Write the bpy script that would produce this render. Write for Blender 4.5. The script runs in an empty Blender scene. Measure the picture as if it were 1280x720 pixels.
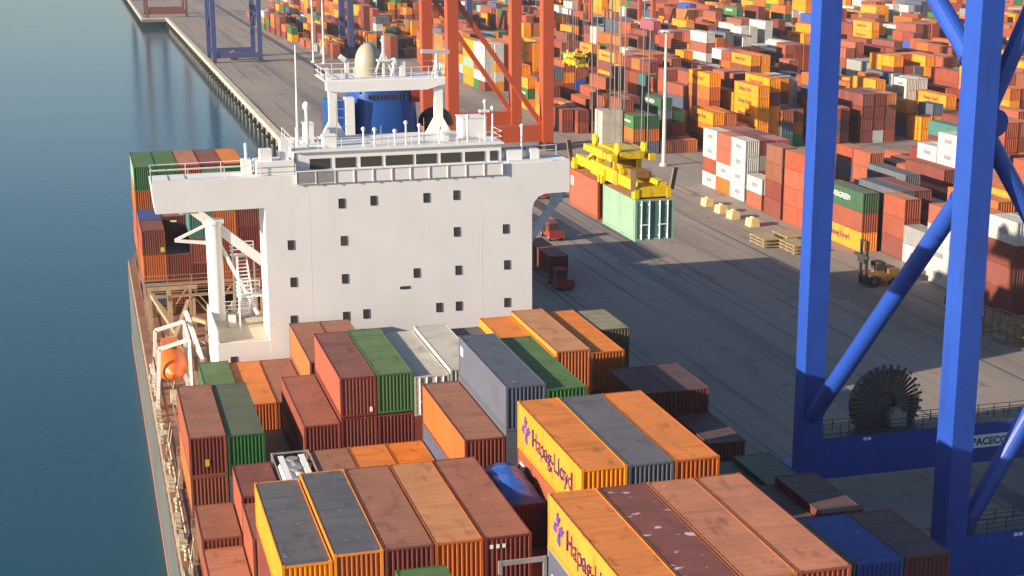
import bpy, bmesh, math, random
from mathutils import Vector, Matrix
from mathutils.bvhtree import BVHTree
random.seed(7)
R = math.radians
scene = bpy.context.scene
COL = scene.collection

# ---------------------------------------------------------------- camera
CAM_H = 48.5
FPX, YAW, PITCH, ROLL = 1916.34, .2739, .2405, -.0031
_cy, _sy, _cp, _sp = math.cos(YAW), math.sin(YAW), math.cos(PITCH), math.sin(PITCH)
FWD = Vector((_sy*_cp, _cy*_cp, -_sp)); RIGHT = Vector((_cy, -_sy, 0)); UP = RIGHT.cross(FWD)
_r, _u = RIGHT.copy(), UP.copy()
RIGHT = _r*math.cos(ROLL) + _u*math.sin(ROLL); UP = _u*math.cos(ROLL) - _r*math.sin(ROLL)
cam_data = bpy.data.cameras.new('camera'); cam = bpy.data.objects.new('camera', cam_data); COL.objects.link(cam)
cam_data.sensor_width = 36; cam_data.lens = 36*FPX/1280
cam_data.clip_start = 1; cam_data.clip_end = 30000
cam.matrix_world = Matrix(((RIGHT.x, UP.x, -FWD.x, 0), (RIGHT.y, UP.y, -FWD.y, 0), (RIGHT.z, UP.z, -FWD.z, CAM_H), (0, 0, 0, 1)))
scene.camera = cam

# ---------------------------------------------------------------- light
SUN_EL, SUN_AZ = 16.8, 14.0      # light travels towards +X and SUN_AZ degrees towards +Y
world = bpy.data.worlds.new('World'); scene.world = world; world.use_nodes = True
nt = world.node_tree; nt.nodes.clear()
sky = nt.nodes.new('ShaderNodeTexSky'); sky.sky_type = 'NISHITA'; sky.sun_disc = False
sky.sun_elevation = R(SUN_EL); sky.air_density = 1.0; sky.dust_density = .7; sky.ozone_density = 3.0
to_sun = Vector((-math.cos(R(SUN_AZ))*math.cos(R(SUN_EL)), -math.sin(R(SUN_AZ))*math.cos(R(SUN_EL)), math.sin(R(SUN_EL))))
sky.sun_rotation = math.atan2(to_sun.x, to_sun.y)
bg = nt.nodes.new('ShaderNodeBackground'); bg.inputs['Strength'].default_value = .075
wo = nt.nodes.new('ShaderNodeOutputWorld')
nt.links.new(sky.outputs[0], bg.inputs[0]); nt.links.new(bg.outputs[0], wo.inputs[0])
sun_data = bpy.data.lights.new('sun', 'SUN'); sun_data.energy = 4.8; sun_data.angle = R(.6); sun_data.color = (1, .86, .68)
sun = bpy.data.objects.new('sun', sun_data); COL.objects.link(sun)
sun.rotation_euler = (-to_sun).to_track_quat('-Z', 'Y').to_euler()
vs = scene.view_settings
scene.display_settings.display_device = 'sRGB'
vs.view_transform = 'Standard'; vs.look = 'None'; vs.gamma = 1; vs.use_curve_mapping = False; vs.exposure = 1.12
scene.cycles.max_bounces = 5; scene.cycles.diffuse_bounces = 3; scene.cycles.glossy_bounces = 3
scene.cycles.use_denoising = True

# ---------------------------------------------------------------- materials
def _mat(name):
    m = bpy.data.materials.new(name); m.use_nodes = True
    nt = m.node_tree; b = nt.nodes['Principled BSDF']
    return m, nt, b
def N(nt, t, **kw):
    n = nt.nodes.new(t)
    for k, v in kw.items():
        if k in n.inputs: n.inputs[k].default_value = v
        else: setattr(n, k, v)
    return n
def mixc(nt, fac, a, b, mode='MIX'):
    n = nt.nodes.new('ShaderNodeMix'); n.data_type = 'RGBA'; n.blend_type = mode
    for i, v in ((0, fac), (6, a), (7, b)):
        if hasattr(v, 'is_output') or isinstance(v, bpy.types.NodeSocket): nt.links.new(v, n.inputs[i])
        elif i == 0: n.inputs[0].default_value = v
        else: n.inputs[i].default_value = (*v, 1)
    return n.outputs[2]
def ramp(nt, src, a, b):
    n = nt.nodes.new('ShaderNodeMapRange'); n.inputs[1].default_value = a; n.inputs[2].default_value = b
    nt.links.new(src, n.inputs[0]); return n.outputs[0]
def noise(nt, scale, detail=3, stretch=None, vec='Object', rough=.6):
    tc = nt.nodes.new('ShaderNodeTexCoord'); src = tc.outputs[vec]
    if stretch:
        mp = nt.nodes.new('ShaderNodeMapping'); mp.inputs['Scale'].default_value = stretch
        nt.links.new(src, mp.inputs[0]); src = mp.outputs[0]
    n = nt.nodes.new('ShaderNodeTexNoise'); n.inputs['Scale'].default_value = scale; n.inputs['Detail'].default_value = detail
    n.inputs['Roughness'].default_value = rough
    # every object gets its own piece of the pattern
    oi = nt.nodes.new('ShaderNodeObjectInfo'); ad = nt.nodes.new('ShaderNodeVectorMath'); ad.operation = 'ADD'
    sc = nt.nodes.new('ShaderNodeMath'); sc.operation = 'MULTIPLY'; sc.inputs[1].default_value = 53.0
    nt.links.new(oi.outputs['Random'], sc.inputs[0]); nt.links.new(src, ad.inputs[0]); nt.links.new(sc.outputs[0], ad.inputs[1])
    nt.links.new(ad.outputs[0], n.inputs[0]); return n.outputs[0]
def scale_c(c, k): return tuple(min(1, x*k) for x in c)

def plain(name, c, rough=.5, metal=0, var=.12, scale=1.2, dirt=None):
    m, nt, b = _mat(name)
    f = ramp(nt, noise(nt, scale), .3, .75)
    col = mixc(nt, f, scale_c(c, 1-var), scale_c(c, 1+var))
    if dirt:
        d = ramp(nt, noise(nt, .5, 6, (2.5, 2.5, .35)), .56, .72)
        col = mixc(nt, d, col, dirt)
    nt.links.new(col, b.inputs['Base Color']); b.inputs['Roughness'].default_value = rough; b.inputs['Metallic'].default_value = metal
    return m
def wall_paint(name, c):
    """container wall: faded paint, vertical rust runs, small scuffs"""
    m, nt, b = _mat(name)
    oi = nt.nodes.new('ShaderNodeObjectInfo')
    col = mixc(nt, ramp(nt, noise(nt, .5, 4), .3, .7), scale_c(c, .86), scale_c(c, 1.1))
    col = mixc(nt, ramp(nt, oi.outputs['Random'], 0, 11), col, (.42, .36, .30))      # some are more faded
    run = ramp(nt, noise(nt, 1.6, 5, (1, 1, .12)), .60, .78)
    col = mixc(nt, run, col, tuple(.55*x + .45*y for x, y in zip(scale_c(c, .55), (.12, .05, .025))))
    sc = ramp(nt, noise(nt, 3.1, 2), .73, .77)
    col = mixc(nt, sc, col, tuple(.6*x+.4*.45 for x in c))
    nt.links.new(col, b.inputs['Base Color']); b.inputs['Roughness'].default_value = .55; b.inputs['Specular IOR Level'].default_value = .25
    return m
def roof_paint(name, c, scuff=0):
    """container roof: dusty paint, darker stains, seams of wear"""
    m, nt, b = _mat(name)
    oi = nt.nodes.new('ShaderNodeObjectInfo')
    col = mixc(nt, ramp(nt, noise(nt, .45, 5), .3, .7), scale_c(c, .84), scale_c(c, 1.12))
    col = mixc(nt, ramp(nt, oi.outputs['Random'], 0, 9), col, (.34, .30, .26))
    st = ramp(nt, noise(nt, 1.1, 6, (1, .45, 1)), .56, .74)
    col = mixc(nt, st, col, tuple(.55*x+.45*y for x, y in zip(scale_c(c, .6), (.10, .06, .04))))
    sp = ramp(nt, noise(nt, 2.6, 2), .70, .73)
    col = mixc(nt, sp, col, tuple(.6*x+.4*.5 for x in c))
    bd = ramp(nt, noise(nt, 1.0, 3, (.12, 1.5, 1)), .54, .70)
    col = mixc(nt, bd, col, tuple(.72*x+.012 for x in c))
    if scuff:
        s2 = ramp(nt, noise(nt, .9, 3, (1, 1.9, 1)), .645, .66)
        col = mixc(nt, s2, col, (.55, .42, .40))
    nt.links.new(col, b.inputs['Base Color']); b.inputs['Roughness'].default_value = .7; b.inputs['Specular IOR Level'].default_value = .25
    return m

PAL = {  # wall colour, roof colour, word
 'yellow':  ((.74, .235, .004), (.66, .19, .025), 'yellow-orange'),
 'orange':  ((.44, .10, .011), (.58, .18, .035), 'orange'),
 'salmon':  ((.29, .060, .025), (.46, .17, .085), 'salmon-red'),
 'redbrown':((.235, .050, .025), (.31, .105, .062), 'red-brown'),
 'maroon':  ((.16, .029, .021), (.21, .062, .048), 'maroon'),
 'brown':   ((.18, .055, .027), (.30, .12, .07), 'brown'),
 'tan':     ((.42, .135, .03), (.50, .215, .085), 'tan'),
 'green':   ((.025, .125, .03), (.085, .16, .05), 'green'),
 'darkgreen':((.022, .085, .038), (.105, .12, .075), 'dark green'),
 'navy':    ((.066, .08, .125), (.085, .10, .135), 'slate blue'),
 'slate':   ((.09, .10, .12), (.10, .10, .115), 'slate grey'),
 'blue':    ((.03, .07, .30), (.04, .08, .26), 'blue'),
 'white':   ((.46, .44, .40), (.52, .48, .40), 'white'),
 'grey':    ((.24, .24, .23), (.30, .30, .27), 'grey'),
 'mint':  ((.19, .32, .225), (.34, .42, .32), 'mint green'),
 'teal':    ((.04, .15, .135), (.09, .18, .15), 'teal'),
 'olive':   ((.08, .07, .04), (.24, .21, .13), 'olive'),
 'shade_maroon':    ((.11, .026, .022), (.085, .042, .042), 'shade-darkened maroon'),  # maroon with the shade of the quay-side rows put into its colour
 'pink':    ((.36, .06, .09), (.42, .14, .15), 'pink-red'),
}
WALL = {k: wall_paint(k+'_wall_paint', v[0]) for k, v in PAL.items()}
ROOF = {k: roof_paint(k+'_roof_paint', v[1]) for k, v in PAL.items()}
ROOF['scuffed'] = roof_paint('scuffed_roof_paint', (.19, .058, .046), 1)
M = {
 'white': plain('ship_white_paint', (.715, .70, .68), .5, var=.035, scale=.3, dirt=(.69, .67, .64)),
 'cream': plain('deck_cream_paint', (.50, .43, .31), .6, var=.1),
 'bridge_window': plain('window_glass', (.05, .05, .045), .12, var=.05),
 'dark': plain('black_rubber', (.02, .02, .022), .6),
 'black_steel': plain('dark_steel', (.045, .04, .04), .5),
 'steel': plain('grey_steel', (.30, .30, .30), .45, .3),
 'hull_paint': plain('hull_grey_paint', (.10, .105, .10), .5, var=.2, scale=.2, dirt=(.16, .10, .07)),
 'boot_paint': plain('boot_stripe_paint', (.42, .16, .13), .55),
 'deck_paint': plain('deck_rust_paint', (.26, .12, .07), .7, var=.25, scale=.5),
 'hatch_paint': plain('hatch_cover_paint', (.17, .07, .045), .7, var=.2, scale=.4),
 'lash': plain('lashing_beige_paint', (.36, .24, .14), .6, var=.2),
 'funnel_blue': plain('funnel_blue_paint', (.010, .06, .26), .35, var=.08, scale=.3),
 'crane_blue': plain('crane_blue_paint', (.013, .058, .33), .45, var=.10, scale=.2, dirt=(.018, .042, .19)),
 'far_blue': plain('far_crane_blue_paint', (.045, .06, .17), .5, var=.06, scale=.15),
 'crane_red': plain('crane_red_paint', (.40, .062, .018), .45, var=.07, scale=.15),
 'teal_steel': plain('teal_crane_paint', (.10, .34, .38), .5),
 'lifeboat_orange': plain('lifeboat_orange_paint', (.62, .13, .012), .4, var=.05),
 'spreader_yellow': plain('spreader_yellow_paint', (.60, .40, .008), .45, var=.12, scale=.8, dirt=(.22, .13, .03)),
 'dome_beige': plain('radome_beige', (.36, .31, .23), .5, var=.1),
 'brown_hood': plain('hood_brown_paint', (.13, .05, .035), .6),
 'tarp': plain('tarpaulin_blue', (.02, .07, .30), .32, var=.25, scale=1.5),
 'rope': plain('wire_rope', (.16, .14, .13), .5),
 'ink': plain('lettering_ink', (.06, .03, .10), .5),
 'ink_black': plain('sign_black_paint', (.02, .02, .02), .5),
 'plate': plain('sign_white_paint', (.78, .78, .76), .5, var=.04),
 'emblem_blue': plain('emblem_violet_paint', (.09, .05, .30), .5),
 'emblem_orange': plain('emblem_orange_paint', (.80, .16, .03), .5),
 'red_paint': plain('vehicle_red_paint', (.28, .028, .02), .5),
 'fork_yellow': plain('handler_brown_paint', (.20, .105, .035), .5),
 'tyre': plain('tyre_rubber', (.025, .025, .025), .8),
 'timber': plain('timber_board', (.32, .235, .125), .7, var=.2),
 'kerb_paint': plain('block_yellow_paint', (.62, .45, .20), .6),
 'pole': plain('galvanised_pole', (.62, .60, .56), .4, .2),
 'coping': plain('coping_concrete', (.52, .43, .32), .8, var=.25, scale=.6),
 'pier': plain('pier_concrete', (.26, .21, .16), .85, var=.3, scale=.4),
 'rail_steel': plain('rail_dark_steel', (.07, .06, .065), .5),
 'lane_paint': plain('faded_lane_paint', (.30, .255, .215), .7, var=.35, scale=.3),
}
# quay concrete: patches, dark streaks along the wheel lanes, oil spots
m, nt, b = _mat('quay_concrete')
c = mixc(nt, ramp(nt, noise(nt, .012, 6), .32, .68), (.225, .18, .15), (.29, .238, .198))
c = mixc(nt, ramp(nt, noise(nt, .09, 5, (1, .06, 1)), .50, .68), c, (.172, .142, .122))
c = mixc(nt, ramp(nt, noise(nt, .35, 5, (1, .5, 1)), .60, .72), c, (.12, .094, .08))
c = mixc(nt, ramp(nt, noise(nt, 2.5, 3), .55, .8), c, (.28, .23, .18))
tc = nt.nodes.new('ShaderNodeTexCoord'); br = nt.nodes.new('ShaderNodeTexBrick'); nt.links.new(tc.outputs['Object'], br.inputs['Vector'])
br.offset = 0; br.inputs['Scale'].default_value = 1; br.inputs['Mortar Size'].default_value = .05; br.inputs['Mortar Smooth'].default_value = .3
br.inputs['Brick Width'].default_value = 7.5; br.inputs['Row Height'].default_value = 6.0
br.inputs['Color1'].default_value = (.97, .97, .97, 1); br.inputs['Color2'].default_value = (1.05, 1.05, 1.05, 1); br.inputs['Mortar'].default_value = (.72, .72, .72, 1)
c = mixc(nt, .8, c, br.outputs['Color'], 'MULTIPLY')
ty = ramp(nt, noise(nt, .9, 3, (1, .012, 1)), .56, .66)      # tyre tracks along the quay
c = mixc(nt, ty, c, (.15, .123, .105))
nt.links.new(c, b.inputs['Base Color']); b.inputs['Roughness'].default_value = .85
M['quay'] = m
# harbour water: deep teal body, ripples and long soft swell
m, nt, b = _mat('harbour_water')
c = mixc(nt, ramp(nt, noise(nt, .006, 3, (1, .5, 1)), .3, .7), (.008, .056, .080), (.013, .066, .092))
nt.links.new(c, b.inputs['Base Color']); b.inputs['Roughness'].default_value = .15; b.inputs['IOR'].default_value = 1.33
bp = nt.nodes.new('ShaderNodeBump'); bp.inputs['Strength'].default_value = .14; bp.inputs['Distance'].default_value = .25
n1 = noise(nt, .55, 4, (1, .8, 1)); n2 = noise(nt, .014, 2, (.25, 1.3, 1))
ad = nt.nodes.new('ShaderNodeMath'); ad.operation = 'MULTIPLY_ADD'; ad.inputs[1].default_value = 5.0
nt.links.new(n2, ad.inputs[0]); nt.links.new(n1, ad.inputs[2]); nt.links.new(ad.outputs[0], bp.inputs['Height'])
nt.links.new(bp.outputs[0], b.inputs['Normal'])
M['water'] = m
# painted boxes far away: colour carried per box
m, nt, b = _mat('far_container_paint')
at = nt.nodes.new('ShaderNodeAttribute'); at.attribute_name = 'paint'
c = mixc(nt, ramp(nt, noise(nt, .7, 4), .58, .75), at.outputs['Color'], (.16, .09, .06))
nt.links.new(c, b.inputs['Base Color']); b.inputs['Roughness'].default_value = .55
M['far_box'] = m

# ---------------------------------------------------------------- mesh helpers
class MB:
    def __init__(s): s.v, s.f = [], []
    def box(s, x0, x1, y0, y1, z0, z1):
        n = len(s.v)
        s.v += [(x0,y0,z0),(x1,y0,z0),(x1,y1,z0),(x0,y1,z0),(x0,y0,z1),(x1,y0,z1),(x1,y1,z1),(x0,y1,z1)]
        s.f += [tuple(n+i for i in q) for q in ((3,2,1,0),(4,5,6,7),(0,1,5,4),(1,2,6,5),(2,3,7,6),(3,0,4,7))]
        return s
    def poly(s, pts):
        n = len(s.v); s.v += [tuple(p) for p in pts]; s.f.append(tuple(range(n, n+len(pts)))); return s
    def prism(s, prof, y0, y1, axis='y'):
        """profile of (a, z) pairs (counter-clockwise seen from -axis) extruded along y or x"""
        n, k = len(s.v), len(prof)
        for t in (y0, y1):
            s.v += [((a, t, z) if axis == 'y' else (t, a, z)) for a, z in prof]
        s.f.append(tuple(n+i for i in range(k))); s.f.append(tuple(n+k+i for i in reversed(range(k))))
        for i in range(k):
            j = (i+1) % k; s.f.append((n+j, n+i, n+k+i, n+k+j))
        return s
    def bar(s, p, q, w, h=None, up=(0, 0, 1)):
        """square bar from p to q"""
        h = h or w; p, q = Vector(p), Vector(q); d = (q-p).normalized()
        a = d.cross(Vector(up))
        if a.length < 1e-4: a = d.cross(Vector((0, 1, 0)))
        a.normalize(); c = a.cross(d)
        n = len(s.v)
        for e in (p, q):
            for i, j in ((-1,-1),(1,-1),(1,1),(-1,1)): s.v.append(tuple(e + a*(i*w/2) + c*(j*h/2)))
        s.f += [tuple(n+i for i in t) for t in ((0,1,2,3),(7,6,5,4),(0,4,5,1),(1,5,6,2),(2,6,7,3),(3,7,4,0))]
        return s
    def tube(s, p, q, r, r2=None, k=10, caps=True):
        r2 = r if r2 is None else r2; p, q = Vector(p), Vector(q); d = (q-p).normalized()
        a = d.orthogonal().normalized(); c = d.cross(a); n = len(s.v)
        for e, rr in ((p, r), (q, r2)):
            for i in range(k):
                t = 2*math.pi*i/k; s.v.append(tuple(e + a*(rr*math.cos(t)) + c*(rr*math.sin(t))))
        for i in range(k):
            j = (i+1) % k; s.f.append((n+i, n+j, n+k+j, n+k+i))
        if caps:
            s.f.append(tuple(n+i for i in reversed(range(k)))); s.f.append(tuple(n+k+i for i in range(k)))
        return s
    def ball(s, c, rx, ry=None, rz=None, k=14, m=8, z0=-1):
        """ellipsoid; z0 > -1 cuts its lower part away"""
        ry = ry or rx; rz = rz or rx; n = len(s.v); t0 = math.asin(max(-1, z0))
        for i in range(m+1):
            t = t0 + (math.pi/2 - t0)*i/m
            for j in range(k):
                a = 2*math.pi*j/k; s.v.append((c[0]+rx*math.cos(t)*math.cos(a), c[1]+ry*math.cos(t)*math.sin(a), c[2]+rz*math.sin(t)))
        for i in range(m):
            for j in range(k):
                l = (j+1) % k; s.f.append((n+i*k+j, n+i*k+l, n+(i+1)*k+l, n+(i+1)*k+j))
        return s
    def ring(s, c, r, w, t, k=40, axis='y'):
        n = len(s.v)
        for i in range(k):
            a = 2*math.pi*i/k
            for rr, yy in ((r-w,-t),(r,-t),(r,t),(r-w,t)):
                s.v.append((c[0]+rr*math.cos(a), c[1]+yy, c[2]+rr*math.sin(a)))
        for i in range(k):
            j = (i+1) % k
            for q in range(4):
                p = (q+1) % 4; s.f.append((n+i*4+q, n+j*4+q, n+j*4+p, n+i*4+p))
        return s
    def rail(s, pts, h=1.05, step=1.6, r=.03, bars=3):
        for p, q in zip(pts[:-1], pts[1:]):
            p, q = Vector(p), Vector(q); L = (q-p).length; k = max(1, int(L/step))
            for i in range(k+1):
                e = p.lerp(q, i/k); s.bar(e, e+Vector((0, 0, h)), r*2)
            for j in range(bars):
                o = Vector((0, 0, h*(j+1)/bars)); s.bar(p+o, q+o, r*1.7)
        return s
    def mesh(s, name, smooth=False):
        me = bpy.data.meshes.new(name); me.from_pydata(s.v, [], s.f)
        bm = bmesh.new(); bm.from_mesh(me); bmesh.ops.recalc_face_normals(bm, faces=bm.faces)
        bm.to_mesh(me); bm.free(); me.update()
        if smooth:
            for p in me.polygons: p.use_smooth = True
        return me
    def build(s, name, mat, parent=None, smooth=False, at=None):
        """link as one mesh object; vertices are given in world space and re-based to the object's origin"""
        o0 = Vector(at) if at is not None else Vector((0, 0, 0))
        base = WORLD.get(parent.name, Vector((0, 0, 0))) if parent else Vector((0, 0, 0))
        org = o0 if at is not None else base
        s.v = [(v[0]-org.x, v[1]-org.y, v[2]-org.z) for v in s.v]
        o = bpy.data.objects.new(name, s.mesh(name, smooth)); COL.objects.link(o)
        o.data.materials.append(mat)
        if parent: o.parent = parent
        o.location = org - base
        WORLD[o.name] = org
        return o
WORLD = {}
def tag(o, label=None, cat=None, group=None, kind=None):
    if label: o['label'] = label
    if cat: o['category'] = cat
    if group: o['group'] = group
    if kind: o['kind'] = kind
    return o
def thing(name, label, cat, loc, group=None):
    o = bpy.data.objects.new(name, None); COL.objects.link(o); o.location = loc; o.empty_display_size = .5
    WORLD[o.name] = Vector(loc); return tag(o, label, cat, group)
def inst(me, name, mat, parent, loc=(0, 0, 0)):
    o = bpy.data.objects.new(name, me); COL.objects.link(o); o.parent = parent; o.location = loc
    o.material_slots[0].link = 'OBJECT'; o.material_slots[0].material = mat
    WORLD[o.name] = (WORLD.get(parent.name, Vector()) if parent else Vector()) + Vector(loc)
    return o
def text_mesh(s, size, extrude=.012, bold=0):
    cu = bpy.data.curves.new('lettering', 'FONT'); cu.body = s; cu.size = size; cu.extrude = extrude; cu.resolution_u = 3; cu.offset = bold
    o = bpy.data.objects.new('lettering', cu); COL.objects.link(o)
    dg = bpy.context.evaluated_depsgraph_get(); dg.update()
    me = bpy.data.meshes.new_from_object(o.evaluated_get(dg)); bpy.data.objects.remove(o); bpy.data.curves.remove(cu)
    return me
# ---------------------------------------------------------------- shipping containers: shared meshes
CW = 2.55
def corr(n, u0, u1, a, b):
    """trapezoid corrugation: list of (u, depth)"""
    p = (u1-u0)/n; out = []
    for i in range(n):
        s = u0 + i*p
        out += [(s, a), (s+.30*p, a), (s+.46*p, b), (s+.84*p, b)]
    out.append((u1, a)); return out
class Kit:
    def __init__(k, L, H, fine=True):
        k.L, k.H = L, H; hw, hl = CW/2, L/2
        fr = MB()
        for x in (-1, 1):
            for y in (-1, 1):
                fr.box(min(x*hw, x*(hw-.15)), max(x*hw, x*(hw-.15)), min(y*hl, y*(hl-.15)), max(y*hl, y*(hl-.15)), .13, H-.11)
                for z in (0, H-.115):   # corner castings
                    fr.box(min(x*(hw+.008), x*(hw-.17)), max(x*(hw+.008), x*(hw-.17)), min(y*(hl+.008), y*(hl-.18)), max(y*(hl+.008), y*(hl-.18)), z, z+.125)
            fr.box(min(x*hw, x*(hw-.06)), max(x*hw, x*(hw-.06)), -hl+.18, hl-.18, H-.085, H-.005)
            fr.box(min(x*hw, x*(hw-.08)), max(x*hw, x*(hw-.08)), -hl+.18, hl-.18, .02, .17)
        for y in (-1, 1):
            a, b = sorted((y*hl, y*(hl-.09)))
            fr.box(-hw+.17, hw-.17, a, b, H-.115, H-.005); fr.box(-hw+.17, hw-.17, a, b, .02, .17)
        k.frame = fr
        ns = max(8, round(L/.33)) if fine else max(6, round(L/.62))
        ne = 9 if fine else 6
        s = MB()
        pr = corr(ns, -hl+.15, hl-.15, -.02, -.075)
        for (u0, d0), (u1, d1) in zip(pr[:-1], pr[1:]):
            s.poly([(hw+d0, u0, .17), (hw+d1, u1, .17), (hw+d1, u1, H-.085), (hw+d0, u0, H-.085)])
        k.side = s
        e = MB(); pr = corr(ne, -hw+.15, hw-.15, -.02, -.095)
        for (u0, d0), (u1, d1) in zip(pr[:-1], pr[1:]):
            e.poly([(u0, -(hl+d0), .17), (u1, -(hl+d1), .17), (u1, -(hl+d1), H-.115), (u0, -(hl+d0), H-.115)])
        k.end = e
        r = MB(); nr = max(6, round(L/.55)); pr = corr(nr, -hl+.1, hl-.1, -.024, -.033)
        for (u0, d0), (u1, d1) in zip(pr[:-1], pr[1:]):
            r.poly([(-hw+.06, u0, H+d0), (hw-.06, u0, H+d0), (hw-.06, u1, H+d1), (-hw+.06, u1, H+d1)])
        k.roof = r
        d = MB()        # doors: two leaves, recessed
        for x in (-1, 1):
            a, b = sorted((x*.012, x*(hw-.15))); d.box(a, b, -hl+.03, -hl+.08, .17, H-.115)
            for z in (.55, 1.15, 1.75, 2.25): d.box(a+.07, b-.07, -hl+.014, -hl+.035, z, z+.26)
        k.door = d
        g = MB()
        for x in (-.86, -.34, .34, .86):
            g.tube((x, -hl-.03, .12), (x, -hl-.03, H-.08), .038, k=6)
            for z in (.3, .95, H-.35): g.box(x-.07, x+.07, -hl-.05, -hl+.02, z, z+.09)
        for x in (-.60, .60): g.box(x-.26, x+.26, -hl-.06, -hl-.02, 1.0, 1.06)
        k.bars = g
        def mk(mb, nm):
            me = mb.mesh(nm); me.materials.append(None); return me
        k.m_frame, k.m_roof, k.m_door, k.m_bars = mk(k.frame, 'frame'), mk(k.roof, 'roof'), mk(k.door, 'door'), mk(k.bars, 'locking_bars')
        k.m_side = mk(k.side, 'side_panel')
        l = MB(); l.v = [(-x, -y, z) for x, y, z in s.v]; l.f = s.f; k.m_sidel = mk(l, 'side_panel')
        k.m_end = mk(e, 'end_panel')
        l = MB(); l.v = [(-x, -y, z) for x, y, z in e.v]; l.f = e.f; k.m_endb = mk(l, 'end_panel')
        body = MB()
        for mb in (fr, s, e): 
            n = len(body.v); body.v += mb.v; body.f += [tuple(n+i for i in q) for q in mb.f]
        for mb in (s, e):
            n = len(body.v); body.v += [(-x, -y, z) for x, y, z in mb.v]; body.f += [tuple(n+i for i in q) for q in mb.f]
        k.m_body = mk(body, 'container_body')
KIT = {('40', 'h'): Kit(12.19, 2.9), ('40', 's'): Kit(12.19, 2.6), ('20', 's'): Kit(6.06, 2.6), ('20', 'h'): Kit(6.06, 2.9)}
YKIT = {k: Kit(v.L, v.H, False) for k, v in KIT.items()}
BOXES = []     # every container as (x0,x1,y0,y1,z0,z1,id) for the sight test of the yard

def container(x, y, top, size, hgt, colour, label, group, roof=None, front=None, door=False, cat='shipping container', side=None):
    """x = left (seaward) face, y = face towards the camera, top = roof level"""
    k = KIT[(size, hgt)]; z = top - k.H
    t = thing('shipping_container', label, cat, (x+CW/2, y+k.L/2, z), group)
    w = WALL[colour]
    inst(k.m_frame, 'frame', w, t)
    inst(k.m_side, 'side_panel', w, t); inst(k.m_sidel, 'side_panel', WALL[side or colour], t)
    if door:
        d = inst(k.m_door, 'door', WALL[front or colour], t); inst(k.m_bars, 'locking_bars', M['plate'] if door == 'white' else M['steel'], d)
    else: inst(k.m_end, 'end_panel', WALL[front or colour], t)
    inst(k.m_endb, 'end_panel', w, t)
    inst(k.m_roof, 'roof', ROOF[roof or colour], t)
    BOXES.append((x, x+CW, y, y+k.L, z, top, -1))
    return t
def plate_on(t, kit, name, mat, face, u, v, w, h):
    """a flat marking on a face of container t: face 'end' (towards camera) or 'side' (seaward); u from the left, v from the bottom"""
    mb = MB()
    if face == 'end': mb.box(-CW/2+u, -CW/2+u+w, -kit.L/2-.014, -kit.L/2+.0, v, v+h)
    else: mb.box(-CW/2-.010, -CW/2+.02, kit.L/2-u-w, kit.L/2-u, v, v+h)
    o = bpy.data.objects.new(name, mb.mesh(name)); COL.objects.link(o); o.data.materials.append(mat); o.parent = t
    WORLD[o.name] = WORLD[t.name]; return o
def hapag(t, kit, big=True):
    """violet pinwheel emblem and the line's name along the seaward side"""
    s = kit.H/2.9
    def petal(a0, mat_i, mb):
        pts = []
        for r, a in ((.14, -.55), (.66, -.60), (.86, -.05), (.56, .35), (.18, .45)):
            pts.append((r*math.cos(a0+a), r*math.sin(a0+a)))
        y0 = kit.L/2-1.75; z0 = kit.H*.56
        n = len(mb.v)
        for xx in (-CW/2-.004, -CW/2-.018): mb.v += [(xx, y0-px*s, z0+pz*s) for px, pz in pts]
        k = len(pts); mb.f += [tuple(n+i for i in range(k)), tuple(n+k+i for i in reversed(range(k)))]
        mb.f += [(n+i, n+(i+1) % k, n+k+(i+1) % k, n+k+i) for i in range(k)]
    a, b = MB(), MB()
    for i in range(4): petal(i*math.pi/2+.3, 0, a)
    b.box(-CW/2-.03, -CW/2-.002, kit.L/2-1.75-.13, kit.L/2-1.75+.13, kit.H*.56-.13, kit.H*.56+.13)
    em = bpy.data.objects.new('emblem', a.mesh('emblem')); COL.objects.link(em); em.data.materials.append(M['emblem_blue']); em.parent = t
    ec = bpy.data.objects.new('emblem_centre', b.mesh('emblem_centre')); COL.objects.link(ec); ec.data.materials.append(M['emblem_orange']); ec.parent = em
    me = text_mesh('Hapag-Lloyd', 1.52*s)
    o = bpy.data.objects.new('lettering', me); COL.objects.link(o); me.materials.append(M['ink']); o.parent = t
    o.matrix_local = Matrix(((0, 0, -1, -CW/2-.016), (-1, 0, 0, kit.L/2-3.0), (0, 1, 0, kit.H*.56-.50*s), (0, 0, 0, 1)))
X0, RP = 10.78, 2.6315
def row(k): return X0 + k*RP
YA, YB, YC, YD, YE, YS, YF = 57.08, 71.86, 86.64, 101.42, 116.3, 172., 186.8
H20 = 6.13
G = 'containers stacked on the ship'
def C(k, y, top, colour, label, size='40', hgt='h', **kw):
    return container(row(k) + (.9 if k >= 8 and y < 84 else .4 if k >= 9 and y < 99 else 0), y, top, size, hgt, colour, label, G, **kw)
# nearest bay
t = C(4, YA, 20.1, 'yellow', 'nearest yellow-sided orange container with violet emblem and lettering, beside scuffed maroon roof')
hapag(t, KIT[('40', 'h')])
C(5, YA, 20.1, 'maroon', 'maroon container whose roof is scuffed with white patches', roof='scuffed')
C(6, YA, 20.1, 'tan', 'pale salmon-roofed container right of the white-scuffed maroon roof', roof='salmon', front='salmon')
C(7, YA, 20.1, 'redbrown', 'brick-red roofed container at the right edge of the nearest raised bay', roof='salmon')
t = C(4, YA, 17.2, 'grey', 'grey-sided container directly under the nearest yellow lettered container', side='navy')
plate_on(t, KIT[('40', 'h')], 'side_marking', M['plate'], 'side', .7, .9, 1.3, .8)
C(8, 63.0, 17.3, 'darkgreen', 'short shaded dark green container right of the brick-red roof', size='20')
C(9, 63.0, 17.2, 'blue', 'short shaded blue container between dark green and brown ones by the quay', size='20')
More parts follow.
